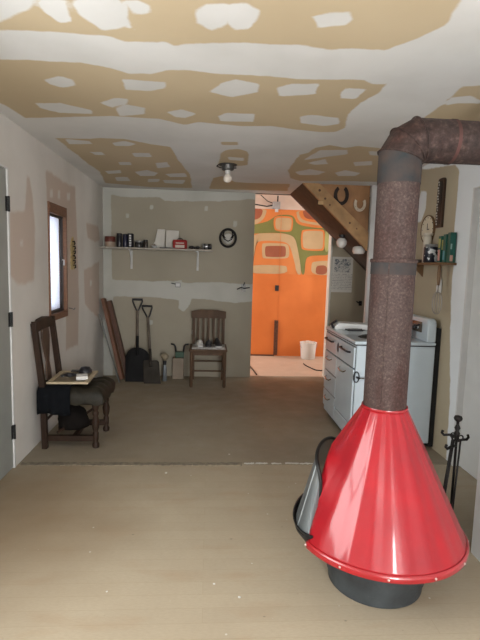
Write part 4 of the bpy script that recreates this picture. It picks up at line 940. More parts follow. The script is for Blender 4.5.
for (x1, y1, x0, y0, nm) in ((-0.025, -0.02, -0.085, -0.05, 'poker'), (-0.012, 0.02, -0.045, 0.04, 'brush_rod'), (0.012, -0.02, -0.018, -0.045, 'shovel_rod')):
    bm = BM(); tube(bm, [(x1, y1, 0.53), (x0, y0, 0.05)], 0.0052, 8)
    tube(bm, [(x1+0.013*math.cos(a), y1, 0.543+0.013*math.sin(a)) for a in [2*PI*k/12 for k in range(12)]], 0.004, 6, closed=True)
    finish(nm, bm, m_iron, t, smooth=180)
    if nm == 'shovel_rod':
        bm = BM(); box(bm, (x0-0.02, y0-0.006, 0.022), (x0+0.02, y0+0.0, 0.06)); finish('ash_pan', bm, m_iron, t, bevel=0.002)

# ------------------------------------------------------------------ dark chair at the left wall (faces +x)
m_dk = mat('dark_stained_oak', (0.038, 0.020, 0.012), 0.5, var=0.25, spec=0.25, scale=14, stretch=(1, 1, 0.3))
ch = thing('dark_dining_chair', 'dark carved wooden chair with worn leather seat against the left wall', 'chair', (-1.06, 3.84, 0))
for s in (-1, 1):
    y = s*0.205
    bm = BM()
    prism(bm, [(-0.195, 0), (-0.155, 0), (-0.160, 0.45), (-0.222, 0.97), (-0.262, 0.97), (-0.205, 0.45)], lambda a, b_: (a, y-0.022, b_), lambda a, b_: (a, y+0.022, b_))
    finish('rear_leg', bm, m_dk, ch, bevel=0.004)
    bm = BM(); lathe(bm, [(0.014, 0), (0.026, 0.008), (0.028, 0.03), (0.016, 0.05), (0.022, 0.07), (0.023, 0.12), (0.016, 0.135), (0.026, 0.16), (0.031, 0.21), (0.018, 0.255), (0.024, 0.27), (0.024, 0.285), (0.016, 0.295), (0.022, 0.31), (0.026, 0.33), (0.026, 0.42)], 18, (0.205, s*0.19, 0))
    finish('front_leg', bm, m_dk, ch, smooth=50)
def backx(z): return -0.204-(z-0.45)*0.036/0.52-0.0*z
bm = BM()
crest = [(-0.218, 0.90), (-0.218, 0.985), (-0.16, 0.965), (-0.12, 0.99), (0.0, 1.0), (0.12, 0.99), (0.16, 0.965), (0.218, 0.985), (0.218, 0.90), (0.10, 0.91), (-0.10, 0.91)]
prism(bm, crest, lambda a, b_: (backx(b_)-0.018, a, b_), lambda a, b_: (backx(b_)+0.022, a, b_))
finish('crest_rail', bm, m_dk, ch, bevel=0.004)
bm = BM()
splat = [(-0.045, 0.47), (-0.055, 0.56), (-0.028, 0.64), (-0.065, 0.76), (-0.085, 0.84), (-0.075, 0.912), (0.075, 0.912), (0.085, 0.84), (0.065, 0.76), (0.028, 0.64), (0.055, 0.56), (0.045, 0.47)]
prism(bm, splat, lambda a, b_: (backx(b_)-0.004, a, b_), lambda a, b_: (backx(b_)+0.010, a, b_))
finish('splat', bm, mat('oak_splat', (0.095, 0.055, 0.036), 0.45, var=0.2), ch, bevel=0.002)
bm = BM(); box(bm, (-0.215, -0.185, 0.445), (-0.165, 0.185, 0.485)); finish('lower_back_rail', bm, m_dk, ch, bevel=0.003)
bm = BM(); box(bm, (-0.16, -0.215, 0.37), (0.225, -0.175, 0.43)); box(bm, (-0.16, 0.175, 0.37), (0.225, 0.215, 0.43)); box(bm, (0.19, -0.175, 0.37), (0.225, 0.175, 0.43)); box(bm, (-0.19, -0.18, 0.37), (-0.16, 0.18, 0.43))
finish('seat_frame', bm, m_dk, ch, bevel=0.003)
# padded seat with tufts
bm = BM(); NX_, NY_ = 28, 28; grid = []
for j in range(NY_+1):
    row = []
    for i in range(NX_+1):
        a, b_ = i/NX_, j/NY_; x_ = -0.185+0.46*a; y_ = -0.235+0.47*b_
        ed = min(a, 1-a, b_, 1-b_); hgt = 0.055*min(1, (ed/0.14))**0.5 if ed > 0 else 0
        tuft = 0.014*(abs(math.sin(a*PI*3.0))*abs(math.sin(b_*PI*4.0)))
        row.append(bm.verts.new((x_, y_, 0.415+hgt+tuft)))
    grid.append(row)
for j in range(NY_):
    for i in range(NX_): bm.faces.new((grid[j][i], grid[j][i+1], grid[j+1][i+1], grid[j+1][i]))
ring = grid[0]+[grid[j][NX_] for j in range(1, NY_+1)]+grid[NY_][-2::-1]+[grid[j][0] for j in range(NY_-1, 0, -1)]
low = [bm.verts.new((v.co.x*0.985, v.co.y*0.985, 0.355+0.008*math.sin(k*0.7))) for k, v in enumerate(ring)]
for k in range(len(ring)): bm.faces.new((ring[k], low[k], low[(k+1) % len(ring)], ring[(k+1) % len(ring)]))
finish('seat_cushion', bm, mat('worn_black_leather', (0.026, 0.022, 0.014), 0.5, var=0.3, spec=0.25, scale=20, bump=0.4, bscale=50), ch, smooth=180)
bm = BM(); box(bm, (-0.16, -0.205, 0.055), (0.20, -0.170, 0.10)); finish('stretcher', bm, m_dk, ch, bevel=0.003)
bm = BM(); box(bm, (-0.16, 0.170, 0.055), (0.20, 0.205, 0.10)); finish('stretcher', bm, m_dk, ch, bevel=0.003)
bm = BM(); box(bm, (0.02, -0.168, 0.06), (0.05, 0.168, 0.095)); finish('stretcher', bm, m_dk, ch, bevel=0.003)
bm = BM(); tube(bm, [(-0.17, -0.18, 0.22), (-0.17, 0.18, 0.22)], 0.011); finish('stretcher', bm, m_dk, ch, smooth=60)
bm = BM(); tube(bm, [(-0.16, 0.19, 0.24), (0.19, 0.19, 0.24)], 0.011); finish('stretcher', bm, m_dk, ch, smooth=60)
bm = BM(); tube(bm, [(-0.10, -0.15, 0.105), (0.16, 0.12, 0.25)], 0.011); finish('brace', bm, m_dk, ch, smooth=60)
bm = BM(); rows = []
for j in range(9):
    row = []
    for k in range(20):
        a = 2*PI*k/20; zz = j/8; r = (1.0, 1.02, 1.0, 0.98, 0.93, 0.86, 0.7, 0.4, 0.02)[j]*(1+0.06*math.sin(3*a+j))
        row.append(bm.verts.new((-0.01+0.12*r*math.cos(a), 0.11*r*math.sin(a)*0.9-0.02, 0.115+0.19*zz)))
    rows.append(row)
for a, c in zip(rows[:-1], rows[1:]):
    for k in range(20): bm.faces.new((a[k], a[(k+1) % 20], c[(k+1) % 20], c[k]))
bm.faces.new(rows[0][::-1]); bm.faces.new(rows[-1])
o = finish('dark_bag', bm, mat('dark_bag_cloth', (0.010, 0.008, 0.007), 0.9, spec=0.1, bump=0.4, bscale=40), smooth=180); o.location = (-1.06, 3.84, 0)
tag(o, 'dark soft bag resting on the stretchers under the dark chair', 'bag')
# cloth hung over the near edge of the seat
bm = BM(); NXc = 24; rows = []
for i in range(NXc+1):
    a = i/NXc; x_ = -0.215+0.245*a; wv = 0.006*math.sin(a*9)+0.004*math.sin(a*21)
    col_ = [(x_, -0.03, 0.490), (x_, -0.15, 0.492), (x_, -0.215, 0.487), (x_, -0.247, 0.455+wv*0), (x_, -0.256+wv, 0.40), (x_, -0.258+wv*1.5, 0.33), (x_, -0.256+wv*2, 0.285+0.01*math.sin(a*5))]
    rows.append([bm.verts.new(p) for p in col_])
for a, c in zip(rows[:-1], rows[1:]):
    for k in range(6): bm.faces.new((a[k], c[k], c[k+1], a[k+1]))
o = finish('folded_cloth', bm, mat('black_cloth', (0.006, 0.007, 0.009), 0.9, spec=0.1, bump=0.3, bscale=200), smooth=180); o.location = (-1.06, 3.84, 0)
md = o.modifiers.new('t', 'SOLIDIFY'); md.thickness = 0.008; md.offset = 1
tag(o, 'black cloth draped over the near edge of the dark chair seat', 'cloth')
# tray and contents on the seat
t = thing('picture_frame', 'cream bordered frame lying flat on the dark chair seat', 'picture frame', (-1.075, 3.855, 0.503), math.radians(2))
bm = BM()
for (a, b_, c, d) in ((-0.155, 0.155, -0.205, -0.175), (-0.155, 0.155, 0.175, 0.205), (-0.155, -0.125, -0.175, 0.175), (0.120, 0.155, -0.175, 0.175)): box(bm, (a, c, 0), (b_, d, 0.016))
finish('frame_border', bm, mat('cream_border', (0.50, 0.41, 0.27), 0.5, var=0.08), t, bevel=0.003)
finish('frame_mat', one(box, (-0.125, -0.175, 0.001), (0.120, 0.175, 0.007)), mat('tan_card', (0.24, 0.19, 0.125), 0.7, var=0.15), t)
o = finish('white_adapter', one(box, (-0.04, -0.055, 0), (0.05, 0.05, 0.032)), mat('white_plastic', (0.72, 0.71, 0.68)), loc=(-1.0, 3.80, 0.511), rot=(0, 0, 0.25), bevel=0.006); tag(o, 'small white plastic box lying on the cream frame', 'box')
bm = BM(); tube(bm, [(-0.05, -0.03, 0.008), (-0.02, 0.03, 0.012), (0.03, 0.04, 0.008), (0.05, 0.0, 0.012), (0.02, -0.03, 0.010), (-0.03, -0.01, 0.016)], 0.010, 8)
o = finish('black_strap', bm, m_hd, loc=(-1.12, 3.88, 0.510), smooth=180); tag(o, 'black coiled strap lying left of the white box on the frame', 'strap')
bm = BM(); lathe(bm, [(0.055, 0), (0.052, 0.02), (0.035, 0.042), (0.001, 0.048)], 20, (0, 0, 0)); box(bm, (-0.12, 0.0, 0.0), (0.0, 0.05, 0.008))
o = finish('soft_hat', bm, m_hd, loc=(-1.03, 4.125, 0.488), smooth=50)
o.location = (-1.02, 4.005, 0.5195)
tag(o, 'small black hat lying on the far edge of the cream frame', 'hat')

# ------------------------------------------------------------------ slatted chair at the far wall (faces the viewer, -y)
m_br = mat('brown_chair_wood', (0.115, 0.066, 0.038), 0.6, var=0.2, spec=0.25, scale=12, stretch=(1, 1, 0.3))
c2 = thing('slat_back_chair', 'brown wooden slat-back chair standing against the far wall', 'chair', (0.005, 5.74, 0))
for s in (-1, 1):
    x_ = s*0.185
    bm = BM(); prism(bm, [(0.185, 0), (0.215, 0), (0.205, 0.43), (0.245, 0.86), (0.22, 0.86), (0.17, 0.43)], lambda a, b_: (x_-0.016, a, b_), lambda a, b_: (x_+0.016, a, b_))
    finish('rear_leg', bm, m_br, c2, bevel=0.003)
    bm = BM(); lathe(bm, [(0.014, 0), (0.019, 0.02), (0.021, 0.43)], 14, (s*0.195, -0.20, 0)); finish('front_leg', bm, m_br, c2, smooth=50)
finish('seat', one(box, (-0.225, -0.225, 0.43), (0.225, 0.20, 0.458)), m_br, c2, bevel=0.008)
def b2(z): return 0.19+(z-0.43)*0.045/0.43
bm = BM(); prism(bm, [(-0.215, 0.78), (-0.215, 0.865), (-0.10, 0.885), (0.10, 0.885), (0.215, 0.865), (0.215, 0.78)], lambda a, b_: (a, b2(b_)-0.018, b_), lambda a, b_: (a, b2(b_)+0.008, b_)); finish('top_rail', bm, m_br, c2, bevel=0.004)
for k in range(5):
    x_ = -0.128+0.064*k
    bm = BM(); box(bm, (x_-0.013, b2(0.45)-0.004, 0.458), (x_+0.013, b2(0.45)+0.006, 0.785), Matrix.Translation((0, 0, 0)) @ Matrix.Shear('XZ', 4, (0, 0.0)) if False else None)
    for v in bm.verts: v.co.y += (v.co.z-0.45)*0.105
    finish('slat', bm, m_br, c2, bevel=0.002)
finish('seat_apron', one(box, (-0.19, -0.205, 0.385), (0.19, -0.19, 0.43)), m_br, c2)
bm = BM(); tube(bm, [(-0.19, -0.2, 0.20), (0.19, -0.2, 0.20)], 0.010); finish('stretcher', bm, m_br, c2, smooth=60)
bm = BM(); tube(bm, [(-0.18, 0.19, 0.24), (0.18, 0.19, 0.24)], 0.010); finish('stretcher', bm, m_br, c2, smooth=60)
for s in (-1, 1):
    bm = BM(); tube(bm, [(s*0.19, -0.2, 0.16), (s*0.185, 0.19, 0.16)], 0.009); finish('stretcher', bm, m_br, c2, smooth=60)
# cans of hardware / shoes on the seat
m_tool = mat('dark_tool_metal', (0.03, 0.03, 0.032), 0.4, 0.5)
t = thing('newspaper', 'folded pale newspaper lying on the slat-back chair seat', 'newspaper', (0.005, 5.65, 0.458))
finish('paper_stack', one(box, (-0.19, -0.12, 0), (0.20, 0.13, 0.022)), mat('newsprint', (0.42, 0.40, 0.37), 0.8, var=0.25, scale=40), t, bevel=0.003)
t = thing('white_sneaker', 'pale canvas shoe on the left of the slat-back chair seat', 'shoe', (-0.105, 5.655, 0.4805), 1.75, 'shoes on the slat-back chair')
def shoe(t, m1, m2):
    bm = BM(); rings = []
    for i, (x_, w_, h_, b0) in enumerate(((-0.11, 0.018, 0.05, 0.0), (-0.095, 0.034, 0.075, 0), (-0.05, 0.038, 0.07, 0), (0.0, 0.036, 0.058, 0), (0.05, 0.042, 0.045, 0), (0.09, 0.036, 0.032, 0), (0.112, 0.014, 0.02, 0))):
        rings.append([bm.verts.new((x_, w_*math.cos(a), 0.014+max(0, math.sin(a))*h_)) for a in [2*PI*k/16 for k in range(16)]])
    for a, c in zip(rings[:-1], rings[1:]):
        for k in range(16): bm.faces.new((a[k], a[(k+1) % 16], c[(k+1) % 16], c[k]))
    bm.faces.new(rings[0]); bm.faces.new(rings[-1][::-1])
    finish('upper', bm, m1, t, smooth=180)
    bm = BM(); P = [(-0.115, -0.03), (-0.05, -0.04), (0.05, -0.045), (0.1, -0.035), (0.12, 0), (0.1, 0.035), (0.05, 0.045), (-0.05, 0.04), (-0.115, 0.03)]
    prism(bm, P, lambda a, b_: (a, b_, 0), lambda a, b_: (a, b_, 0.016)); finish('sole', bm, m2, t, bevel=0.003)
shoe(t, mat('pale_canvas', (0.50, 0.49, 0.46), 0.7), m_white)
t = thing('dark_shoe', 'black white-soled shoe on the right of the slat-back chair seat', 'shoe', (0.12, 5.65, 0.4805), -1.45, 'shoes on the slat-back chair')
shoe(t, mat('black_canvas', (0.02, 0.02, 0.022), 0.6), m_white)
t = thing('dark_shoe', 'black shoe in the middle of the slat-back chair seat, beside the pale shoe', 'shoe', (0.008, 5.66, 0.4805), 1.57, 'shoes on the slat-back chair')
shoe(t, mat('black_canvas', (0.02, 0.02, 0.022), 0.6), m_tool)

# ------------------------------------------------------------------ shovels, planks and bits at the far wall
m_hand = mat('weathered_ash', (0.17, 0.135, 0.105), 0.7, var=0.25, scale=10)
def shovel(label, x, yb, bw, bh, z_top, xt, scoop, mblade):
    """leans on the far wall; blade on the floor"""
    L_ = z_top
    t = thing('shovel', label, 'shovel', (x, yb, 0), 0, 'shovels leaning on the far wall')
    dx = xt-x; dyt = (BY-0.03)-yb
    def line(z, off=0): return Vector((dx*z/L_, dyt*z/L_+off, z))
    bm = BM(); P = []
    if scoop:
        for i in range(13): a = PI*i/12; P.append((bw/2*math.cos(a), bh*0.66+bh*0.34*math.sin(a)))
        P = [(-bw/2*1.0, 0.0), (bw/2*1.0, 0.0)]+P
    else:
        P = [(-bw/2, 0.0), (bw/2, 0.0), (bw/2*0.98, bh*0.93), (bw/2*0.8, bh), (-bw/2*0.8, bh), (-bw/2*0.98, bh*0.93)]
    def f0(a, b_): p = line(b_); return (p.x+a, p.y-0.004-0.03*(1-(2*a/bw)**2), p.z)
    def f1(a, b_): p = line(b_); return (p.x+a, p.y+0.001-0.03*(1-(2*a/bw)**2), p.z)
    # subdivide across for curvature
    NXs = 12
    for i in range(NXs):
        pass
    a = [bm.verts.new(f0(*p)) for p in P]; b_ = [bm.verts.new(f1(*p)) for p in P]
    bm.faces.new(a[::-1]); bm.faces.new(b_)
    for i in range(len(P)): bm.faces.new((a[i], a[(i+1) % len(P)], b_[(i+1) % len(P)], b_[i]))
    bmesh.ops.triangulate(bm, faces=[f for f in bm.faces if len(f.verts) > 4])
    finish('blade', bm, mblade, t)
    zs = bh*0.75
    finish('socket', one(tube, [line(zs, -0.034), line(bh+0.13, -0.01)], 0.018, 12), mblade, t, smooth=60)
    finish('shaft', one(tube, [line(bh+0.08, -0.008), line(z_top-0.13, 0.0)], 0.0165, 12), m_hand, t, smooth=60)
    bm = BM(); p = line(z_top-0.15); q1 = line(z_top)
    tube(bm, [p, p+Vector((0.02, 0, 0.035)), q1+Vector((0.058, 0, -0.03)), q1+Vector((0.06, 0, 0))], 0.010, 8)
    tube(bm, [p, p+Vector((-0.02, 0, 0.035)), q1+Vector((-0.058, 0, -0.03)), q1+Vector((-0.06, 0, 0))], 0.010, 8)
    tube(bm, [q1+Vector((-0.065, 0, 0)), q1+Vector((0.065, 0, 0))], 0.014, 10)
    finish('grip', bm, m_hd, t, smooth=60)
    return t
shovel('large black round-topped scoop shovel with D handle leaning on the far wall', -0.845, 5.78, 0.30, 0.41, 0.985, -0.895, True, mat('black_blade', (0.012, 0.012, 0.013), 0.7, 0.1, var=0.2, spec=0.2))
shovel('smaller square-bladed shovel with D handle right of the scoop shovel', -0.66, 5.70, 0.20, 0.265, 0.905, -0.775, False, mat('brown_grey_blade', (0.050, 0.043, 0.035), 0.7, 0.2, var=0.25, spec=0.2))
# planks leaning in the corner
def plank(label, p0, p1, w_, th, m):
    t = Vector(p1)-Vector(p0); L_ = t.length; z = t.normalized(); x_ = Vector((0, 1, 0)).cross(z).normalized(); y_ = z.cross(x_)
    M = Matrix(((x_.x, y_.x, z.x, p0[0]), (x_.y, y_.y, z.y, p0[1]), (x_.z, y_.z, z.z, p0[2]), (0, 0, 0, 1)))
    bm = BM(); box(bm, (-th/2, -w_/2, 0), (th/2, w_/2, L_), M)
    o = finish('plank', bm, m, bevel=0.003); tag(o, label, 'plank', 'boards leaning in the far left corner'); return o
m_pl = mat('reddish_plank', (0.20, 0.085, 0.045), 0.55, var=0.2, scale=8, stretch=(1, 1, 0.4)); m_pl2 = mat('dark_plank', (0.12, 0.052, 0.03), 0.6, var=0.2, scale=8)
plank('reddish wide board leaning in the far left corner', (-1.035, 5.80, 0.03), (-1.28, 5.90, 1.0), 0.12, 0.04, m_pl)
plank('darker board leaning on the right of the reddish one', (-0.98, 5.915, 0.02), (-1.23, 6.005, 0.965), 0.09, 0.05, m_pl2)
plank('thin grey strip of wood leaning left of the reddish board', (-1.05, 5.69, 0.01), (-1.306, 5.78, 0.82), 0.03, 0.012, mat('grey_strip', (0.20, 0.20, 0.19), 0.7))
o = finish('corner_debris', one(lathe, [(0.07, 0), (0.085, 0.02), (0.07, 0.05), (0.085, 0.08), (0.06, 0.095), (0.02, 0.09), (0.001, 0.085)], 18), mat('dark_rubber', (0.02, 0.018, 0.016), 0.8, var=0.3), loc=(-1.19, 5.42, 0)); tag(o, 'dark coiled rubber hose heap on the floor in the far left corner', 'hose')
# trowel, box and clamps
t = thing('caulking_tool', 'grey upright hand tool with pale handle standing by the square shovel', 'tool', (-0.525, 5.84, 0))
finish('tool_blade', one(lathe, [(0.025, 0.0), (0.028, 0.005), (0.022, 0.17), (0.012, 0.21)], 16), mat('grey_tool', (0.22, 0.24, 0.26), 0.4, 0.4), t, smooth=50)
finish('tool_neck', one(lathe, [(0.02, 0.205), (0.022, 0.25), (0.012, 0.255)], 14), m_hd, t, smooth=50)
finish('tool_handle', one(lathe, [(0.012, 0.255), (0.03, 0.27), (0.05, 0.30), (0.045, 0.33), (0.02, 0.345), (0.001, 0.35)], 16), mat('pale_tan_handle', (0.30, 0.25, 0.17), 0.6), t, smooth=50)
o = finish('cardboard_box', one(box, (-0.44, 5.95, 0), (-0.30, 6.08, 0.265)), mat('tan_cardboard', (0.27, 0.22, 0.17), 0.8, var=0.08), bevel=0.004); tag(o, 'narrow tan cardboard box standing at the far wall between shovels and chair', 'box')
t = thing('green_shears', 'green tool with two black handles sticking up on the tan box', 'tool', (-0.355, 6.01, 0.265))
finish('tool_body', one(box, (-0.055, -0.03, 0), (0.055, 0.03, 0.075)), mat('dark_green_plastic', (0.02, 0.075, 0.04), 0.45), t, bevel=0.006)
for s in (-1, 1):
    bm = BM(); tube(bm, [(s*0.048, 0, 0.07), (s*0.055, 0, 0.14), (s*0.075, 0, 0.168), (s*0.11, 0, 0.17)], 0.011, 8); finish('handle', bm, m_hd, t, smooth=180)

# ------------------------------------------------------------------ far wall shelf and its contents
t = thing('long_wall_shelf', 'long pale shelf board on two white brackets on the far wall', 'shelf', (-0.64, BY, 1.606))
finish('shelf_board', one(box, (-0.683, -0.20, 0), (0.68, -0.001, 0.022)), mat('shelf_paint', (0.36, 0.33, 0.28), 0.6, var=0.08), t, bevel=0.002)
for x_ in (-0.335, 0.49):
    bm = BM(); box(bm, (x_-0.011, -0.17, -0.012), (x_+0.011, -0.002, -0.001)); box(bm, (x_-0.013, -0.012, -0.24), (x_+0.013, -0.001, -0.012))
    tube(bm, [(x_, -0.15, -0.012), (x_, -0.08, -0.07), (x_, -0.01, -0.19)], 0.006, 8)
    finish('bracket', bm, m_white, t)
ZS = 1.628
ys = 5.985
def tin(name, label, cat, x, y, r, h_, mbody, lid=None, lh=0.02, group=None):
    t = thing(name, label, cat, (x, y, ZS), 0, group)
    finish('tin_body', one(lathe, [(r*0.97, 0), (r, 0.004), (r, h_-lh), (r*0.98, h_-lh+0.001)], 24), mbody, t, smooth=50)
    finish('tin_lid', one(lathe, [(r*1.03, h_-lh), (r*1.03, h_-0.003), (r*0.98, h_), (0.001, h_)], 24), lid or m_hd, t, smooth=50)
m_redbr = mat('brick_red_tin', (0.14, 0.035, 0.025), 0.4, var=0.2)
tin('storage_tin', 'short brick red and cream tin on the left end of the long shelf', 'tin', -1.215, ys, 0.062, 0.125, mat('cream_tin', (0.42, 0.33, 0.25), 0.5), m_redbr, 0.065)
m_bk = mat('black_tin', (0.015, 0.014, 0.02), 0.3, var=0.2); m_wh = mat('white_cap', (0.6, 0.6, 0.6), 0.4)
tin('black_bottle', 'tall black bottle right of the brick red tin on the long shelf', 'bottle', -1.105, ys, 0.032, 0.165, m_bk)
tin('black_bottle', 'second tall black bottle, next to the striped one', 'bottle', -1.035, ys+0.01, 0.03, 0.16, mat('navy_tin', (0.02, 0.02, 0.05), 0.3))
t = thing('striped_bottle', 'black canister with a white checked stripe on the long shelf', 'canister', (-0.968, ys, ZS))
finish('tin_body', one(lathe, [(0.036, 0), (0.038, 0.004), (0.038, 0.16), (0.03, 0.168), (0.001, 0.17)], 24), m_bk, t, smooth=50)
bm = BM()
for k in range(5): box(bm, (-0.014, -0.0405, 0.015+0.029*k), (0.012, -0.0375, 0.033+0.029*k))
finish('white_stripe', bm, m_wh, t)
tin('dark_jar', 'squat dark jar right of the striped canister', 'jar', -0.865, ys, 0.05, 0.085, mat('smoky_jar', (0.035, 0.035, 0.035), 0.2), mat('grey_lid', (0.35, 0.36, 0.37)), 0.02)
tin('dark_jar', 'small narrow dark jar beside the squat dark jar', 'jar', -0.785, ys, 0.026, 0.095, mat('brown_jar', (0.04, 0.03, 0.025), 0.2))
t = thing('white_dish', 'tiny white shell dish left of the standing white panels on the shelf', 'dish', (-0.675, 5.95, ZS))
finish('dish_bowl', one(lathe, [(0.012, 0), (0.03, 0.006), (0.04, 0.03), (0.036, 0.03), (0.02, 0.01), (0.001, 0.008)], 20), m_wh, t, smooth=50)
finish('dish_knob', one(ball, (0.0, 0, 0.03), 0.016), mat('brown_knob', (0.15, 0.08, 0.04), 0.4), t, smooth=180)
m_card = mat('white_card', (0.62, 0.60, 0.55), 0.7, var=0.04)
for (pts, lab, y0) in (([(-0.16, 0), (0.0, 0), (0.01, 0.235), (-0.085, 0.235), (-0.115, 0.08)], 'white slanted panel standing left against the wall on the shelf', 6.02), ([(0, 0), (0.155, 0), (0.155, 0.225), (0.0, 0.228)], 'white rectangular panel standing right of the slanted one on the shelf', 6.03)):
    bm = BM(); prism(bm, pts, lambda a, b_: (a, 0.02*b_/0.2, b_), lambda a, b_: (a, 0.02*b_/0.2+0.022, b_))
    o = finish('foam_board', bm, m_card, loc=(-0.565+(0.020 if y0 > 6.025 else 0), y0, ZS), bevel=0.002); tag(o, lab, 'panel', 'white boards standing on the far shelf')
t = thing('flat_tray', 'black flat item lying in front of the white panels on the shelf', 'tray', (-0.52, 5.93, ZS)); finish('tray_plate', one(box, (-0.09, -0.03, 0), (0.10, 0.03, 0.012)), m_hd, t, bevel=0.003)
t = thing('red_toaster_tin', 'red rounded tin box with a cream label on the long shelf', 'tin', (-0.365, 5.945, ZS))
bm = BM(); prism(bm, rr2(-0.085, 0.085, 0, 0.108, 0.02), lambda a, b_: (a, -0.045, b_), lambda a, b_: (a, 0.045, b_)); finish('tin_body', bm, mat('bright_red_tin', (0.27, 0.016, 0.014), 0.6, spec=0.2), t, bevel=0.006)
bm = BM(); box(bm, (-0.055, -0.0475, 0.012), (0.055, -0.0455, 0.045)); box(bm, (-0.05, -0.0475, 0.062), (0.05, -0.0455, 0.074)); finish('tin_label', bm, mat('cream_label', (0.55, 0.48, 0.42), 0.6), t)
bm = BM(); tube(bm, [(-0.03, 0, 0.108), (-0.025, 0, 0.125), (0.025, 0, 0.125), (0.03, 0, 0.108)], 0.004); finish('tin_handle', bm, m_hd, t, smooth=180)
t = thing('sunglasses', 'dark folded goggles lying right of the red tin on the shelf', 'goggles', (-0.19, 5.95, ZS))
bm = BM(); ball(bm, (-0.035, 0, 0.022), 0.03, 0.7); ball(bm, (0.04, 0, 0.022), 0.03, 0.7); box(bm, (-0.03, -0.01, 0.015), (0.04, 0.005, 0.03)); finish('lens_shell', bm, m_hd, t, smooth=180)
bm = BM(); tube(bm, [(0.06, 0, 0.02), (0.075, 0.03, 0.02), (0.0, 0.05, 0.015), (-0.06, 0.03, 0.02), (-0.06, 0, 0.02)], 0.007); finish('strap', bm, m_tool, t, smooth=180)
t = thing('spray_can', 'silver and black can lying on its side at the right end of the shelf', 'can', (-0.03, 5.94, ZS+0.036))
MX = Matrix.Rotation(PI/2, 4, 'Y')
finish('can_body', one(lathe, [(0.03, -0.06), (0.035, -0.055), (0.035, 0.0), (0.033, 0.005)], 24, M=MX), mat('silver_can', (0.42, 0.43, 0.44), 0.3, 0.7), t, smooth=50)
finish('can_band', one(lathe, [(0.036, -0.04), (0.036, -0.025)], 24, M=MX), m_hd, t, smooth=50)
finish('can_nozzle', one(lathe, [(0.03, 0.005), (0.035, 0.012), (0.035, 0.045), (0.02, 0.055)], 24, M=MX), m_bk, t, smooth=50)

# round ring hanging on the far wall
t = thing('ring_plaque', 'round dark ring plaque with a horseshoe and pale centre on the far wall', 'plaque', (0.225, BY-0.001, 1.79))
MB = Matrix.Rotation(PI/2, 4, 'X')
bm = BM(); tube(bm, [(0.098*math.cos(2*PI*k/40), -0.016, 0.108*math.sin(2*PI*k/40)-0.005) for k in range(40)], 0.016, 10, closed=True); finish('outer_ring', bm, m_iron, t, smooth=180)
bm = BM(); tube(bm, [(0.056*math.cos(2*PI*k/40), -0.016, 0.045+0.062*math.sin(2*PI*k/40)) for k in range(40)], 0.008, 10, closed=True); finish('upper_ring', bm, m_iron, t, smooth=180)
bm = BM(); tube(bm, [(-0.07, -0.02, 0.035), (-0.045, -0.02, -0.02), (0.0, -0.02, -0.045), (0.045, -0.02, -0.02), (0.07, -0.02, 0.035)], 0.008, 8); finish('cross_bar', bm, m_iron, t, smooth=180)
finish('centre_disc', one(lathe, [(0.066, 0.004), (0.056, 0.018), (0.001, 0.024)], 24, M=Matrix.Translation((0, -0.002, -0.012)) @ MB), mat('pale_pewter', (0.62, 0.61, 0.57), 0.5, 0.0), t, smooth=180)

# wall boxes
m_ob = mat('grey_box_steel', (0.35, 0.35, 0.34), 0.5, 0.4)
t = thing('outlet', 'white electrical outlet box in the white band of the far wall', 'outlet', (-0.394, BY, 1.18))
finish('outlet_body', one(box, (-0.035, -0.022, -0.03), (0.035, -0.001, 0.03)), m_ob, t, bevel=0.004)
finish('outlet_face', one(box, (-0.025, -0.026, -0.02), (0.025, -0.0225, 0.02)), m_white, t, bevel=0.003)
finish('outlet_wire', one(tube, [(-0.03, -0.02, 0.01), (-0.07, -0.03, 0.02), (-0.08, -0.02, 0.02)], 0.006), m_hd, t, smooth=180)
t = thing('switch_box', 'steel switch box with dangling dark wires near the doorway', 'switch', (0.435, BY, 1.165))
finish('box_body', one(box, (-0.027, -0.025, -0.05), (0.03, -0.001, 0.05)), m_ob, t, bevel=0.003)
for pts in ([(0, -0.025, 0.01), (-0.04, -0.05, 0.0), (-0.08, -0.045, -0.02)], [(0, -0.025, -0.01), (0.04, -0.05, 0.0), (0.08, -0.045, 0.005)], [(0, -0.025, 0.03), (0.015, -0.04, 0.07)]):
    finish('wire', one(tube, pts, 0.007), m_hd, t, smooth=180)
t = thing('key_rack', 'narrow ornate brass plaque with black hooks between window and corner', 'plaque', (LX, 4.735, 1.515))
bm = BM(); prof = [(-0.055, -0.155), (0.055, -0.155), (0.062, -0.05), (0.050, 0.0), (0.068, 0.06), (0.045, 0.125), (0.012, 0.16), (-0.04, 0.125), (-0.068, 0.06), (-0.050, 0.0), (-0.064, -0.05)]
prism(bm, prof, lambda a, b_: (0.001, a, b_), lambda a, b_: (0.010, a, b_)); finish('plate', bm, mat('aged_brass', (0.62, 0.46, 0.20), 0.5, 0.1, var=0.25, scale=40), t, bevel=0.002)
for k in range(6):
    bm = BM(); tube(bm, [(0.010, -0.015+0.012*(k % 3), 0.11-0.045*k), (0.028, -0.01+0.014*(k % 3), 0.115-0.045*k), (0.030, 0.012*(k % 2), 0.090-0.045*k), (0.020, 0.012*(k % 2), 0.085-0.045*k)], 0.007, 6); finish('key_hook', bm, m_iron, t, smooth=180)
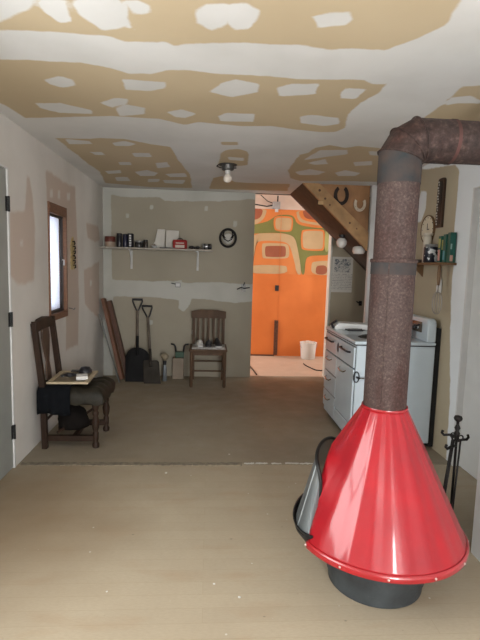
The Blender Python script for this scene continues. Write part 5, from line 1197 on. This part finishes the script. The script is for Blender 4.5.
# small white ceiling corner cable clip / ceiling lamp
t = thing('ceiling_lamp', 'bare white bulb in a dark metal holder on the ceiling', 'ceiling lamp', (0.147, 4.46, H))
finish('mounting_box', one(lathe, [(0.085, -0.001), (0.085, -0.006), (0.06, -0.008), (0.058, -0.035), (0.052, -0.05), (0.03, -0.052)], 28), mat('lamp_metal', (0.12, 0.115, 0.11), 0.4, 0.7, var=0.3, scale=20), t, smooth=40)
finish('socket', one(lathe, [(0.024, -0.05), (0.026, -0.075), (0.022, -0.085)], 20), mat('porcelain', (0.55, 0.53, 0.50), 0.3), t, smooth=50)
finish('bulb', one(lathe, [(0.018, -0.083), (0.022, -0.09), (0.034, -0.105), (0.038, -0.125), (0.034, -0.145), (0.02, -0.158), (0.001, -0.162)], 24), mat('bulb_glass', (0.74, 0.68, 0.60), 0.2, var=0.02, coat=0.5), t, smooth=180)
bm = BM(); tube(bm, [(-0.085, 0, -0.006), (-0.10, 0.02, -0.014), (-0.07, 0.05, -0.02), (0.0, 0.06, -0.02), (0.08, 0.04, -0.02)], 0.005); finish('loose_wire', bm, m_hd, t, smooth=180)

# bits on the floor
bm = BM()
o = finish('rope_bundle', one(tube, [(-0.96+0.05*math.cos(a*1.1)*(1+0.15*math.sin(a*3)), 1.93+0.05*math.sin(a*1.1), 0.012+0.0042*a*0.5) for a in [i*0.5 for i in range(44)]], 0.012, 8), mat('dark_rope', (0.07, 0.035, 0.02), 0.8, var=0.4, scale=80), smooth=180)
tag(o, 'dark brown bundle lying on the floor at the left edge', 'bundle')
for (x_, y_, s_, lab) in ((-0.271, 3.19, 0.011, 'white plaster chip on the floor just before the seam'), (0.18, 3.52, 0.007, 'pale plaster chip on the far floor right behind the seam'), (-0.42, 1.98, 0.006, 'white crumb on the near floor left of the centre'), (0.05, 2.02, 0.007, 'white crumb on the near floor below the centre'), (0.16, 1.93, 0.008, 'white crumb nearest to the fireplace base')):
    bm = BM(); bmesh.ops.create_icosphere(bm, subdivisions=1, radius=s_)
    for v in bm.verts: v.co = Vector((v.co.x*random.uniform(0.7, 1.2), v.co.y*random.uniform(0.6, 1.0), max(v.co.z*0.4, -0.003)+0.003))
    o = finish('plaster_chip', bm, mat('plaster_white', (0.62, 0.60, 0.55), 0.8), loc=(x_, y_, 0)); tag(o, lab, 'debris', 'plaster chips on the floor')
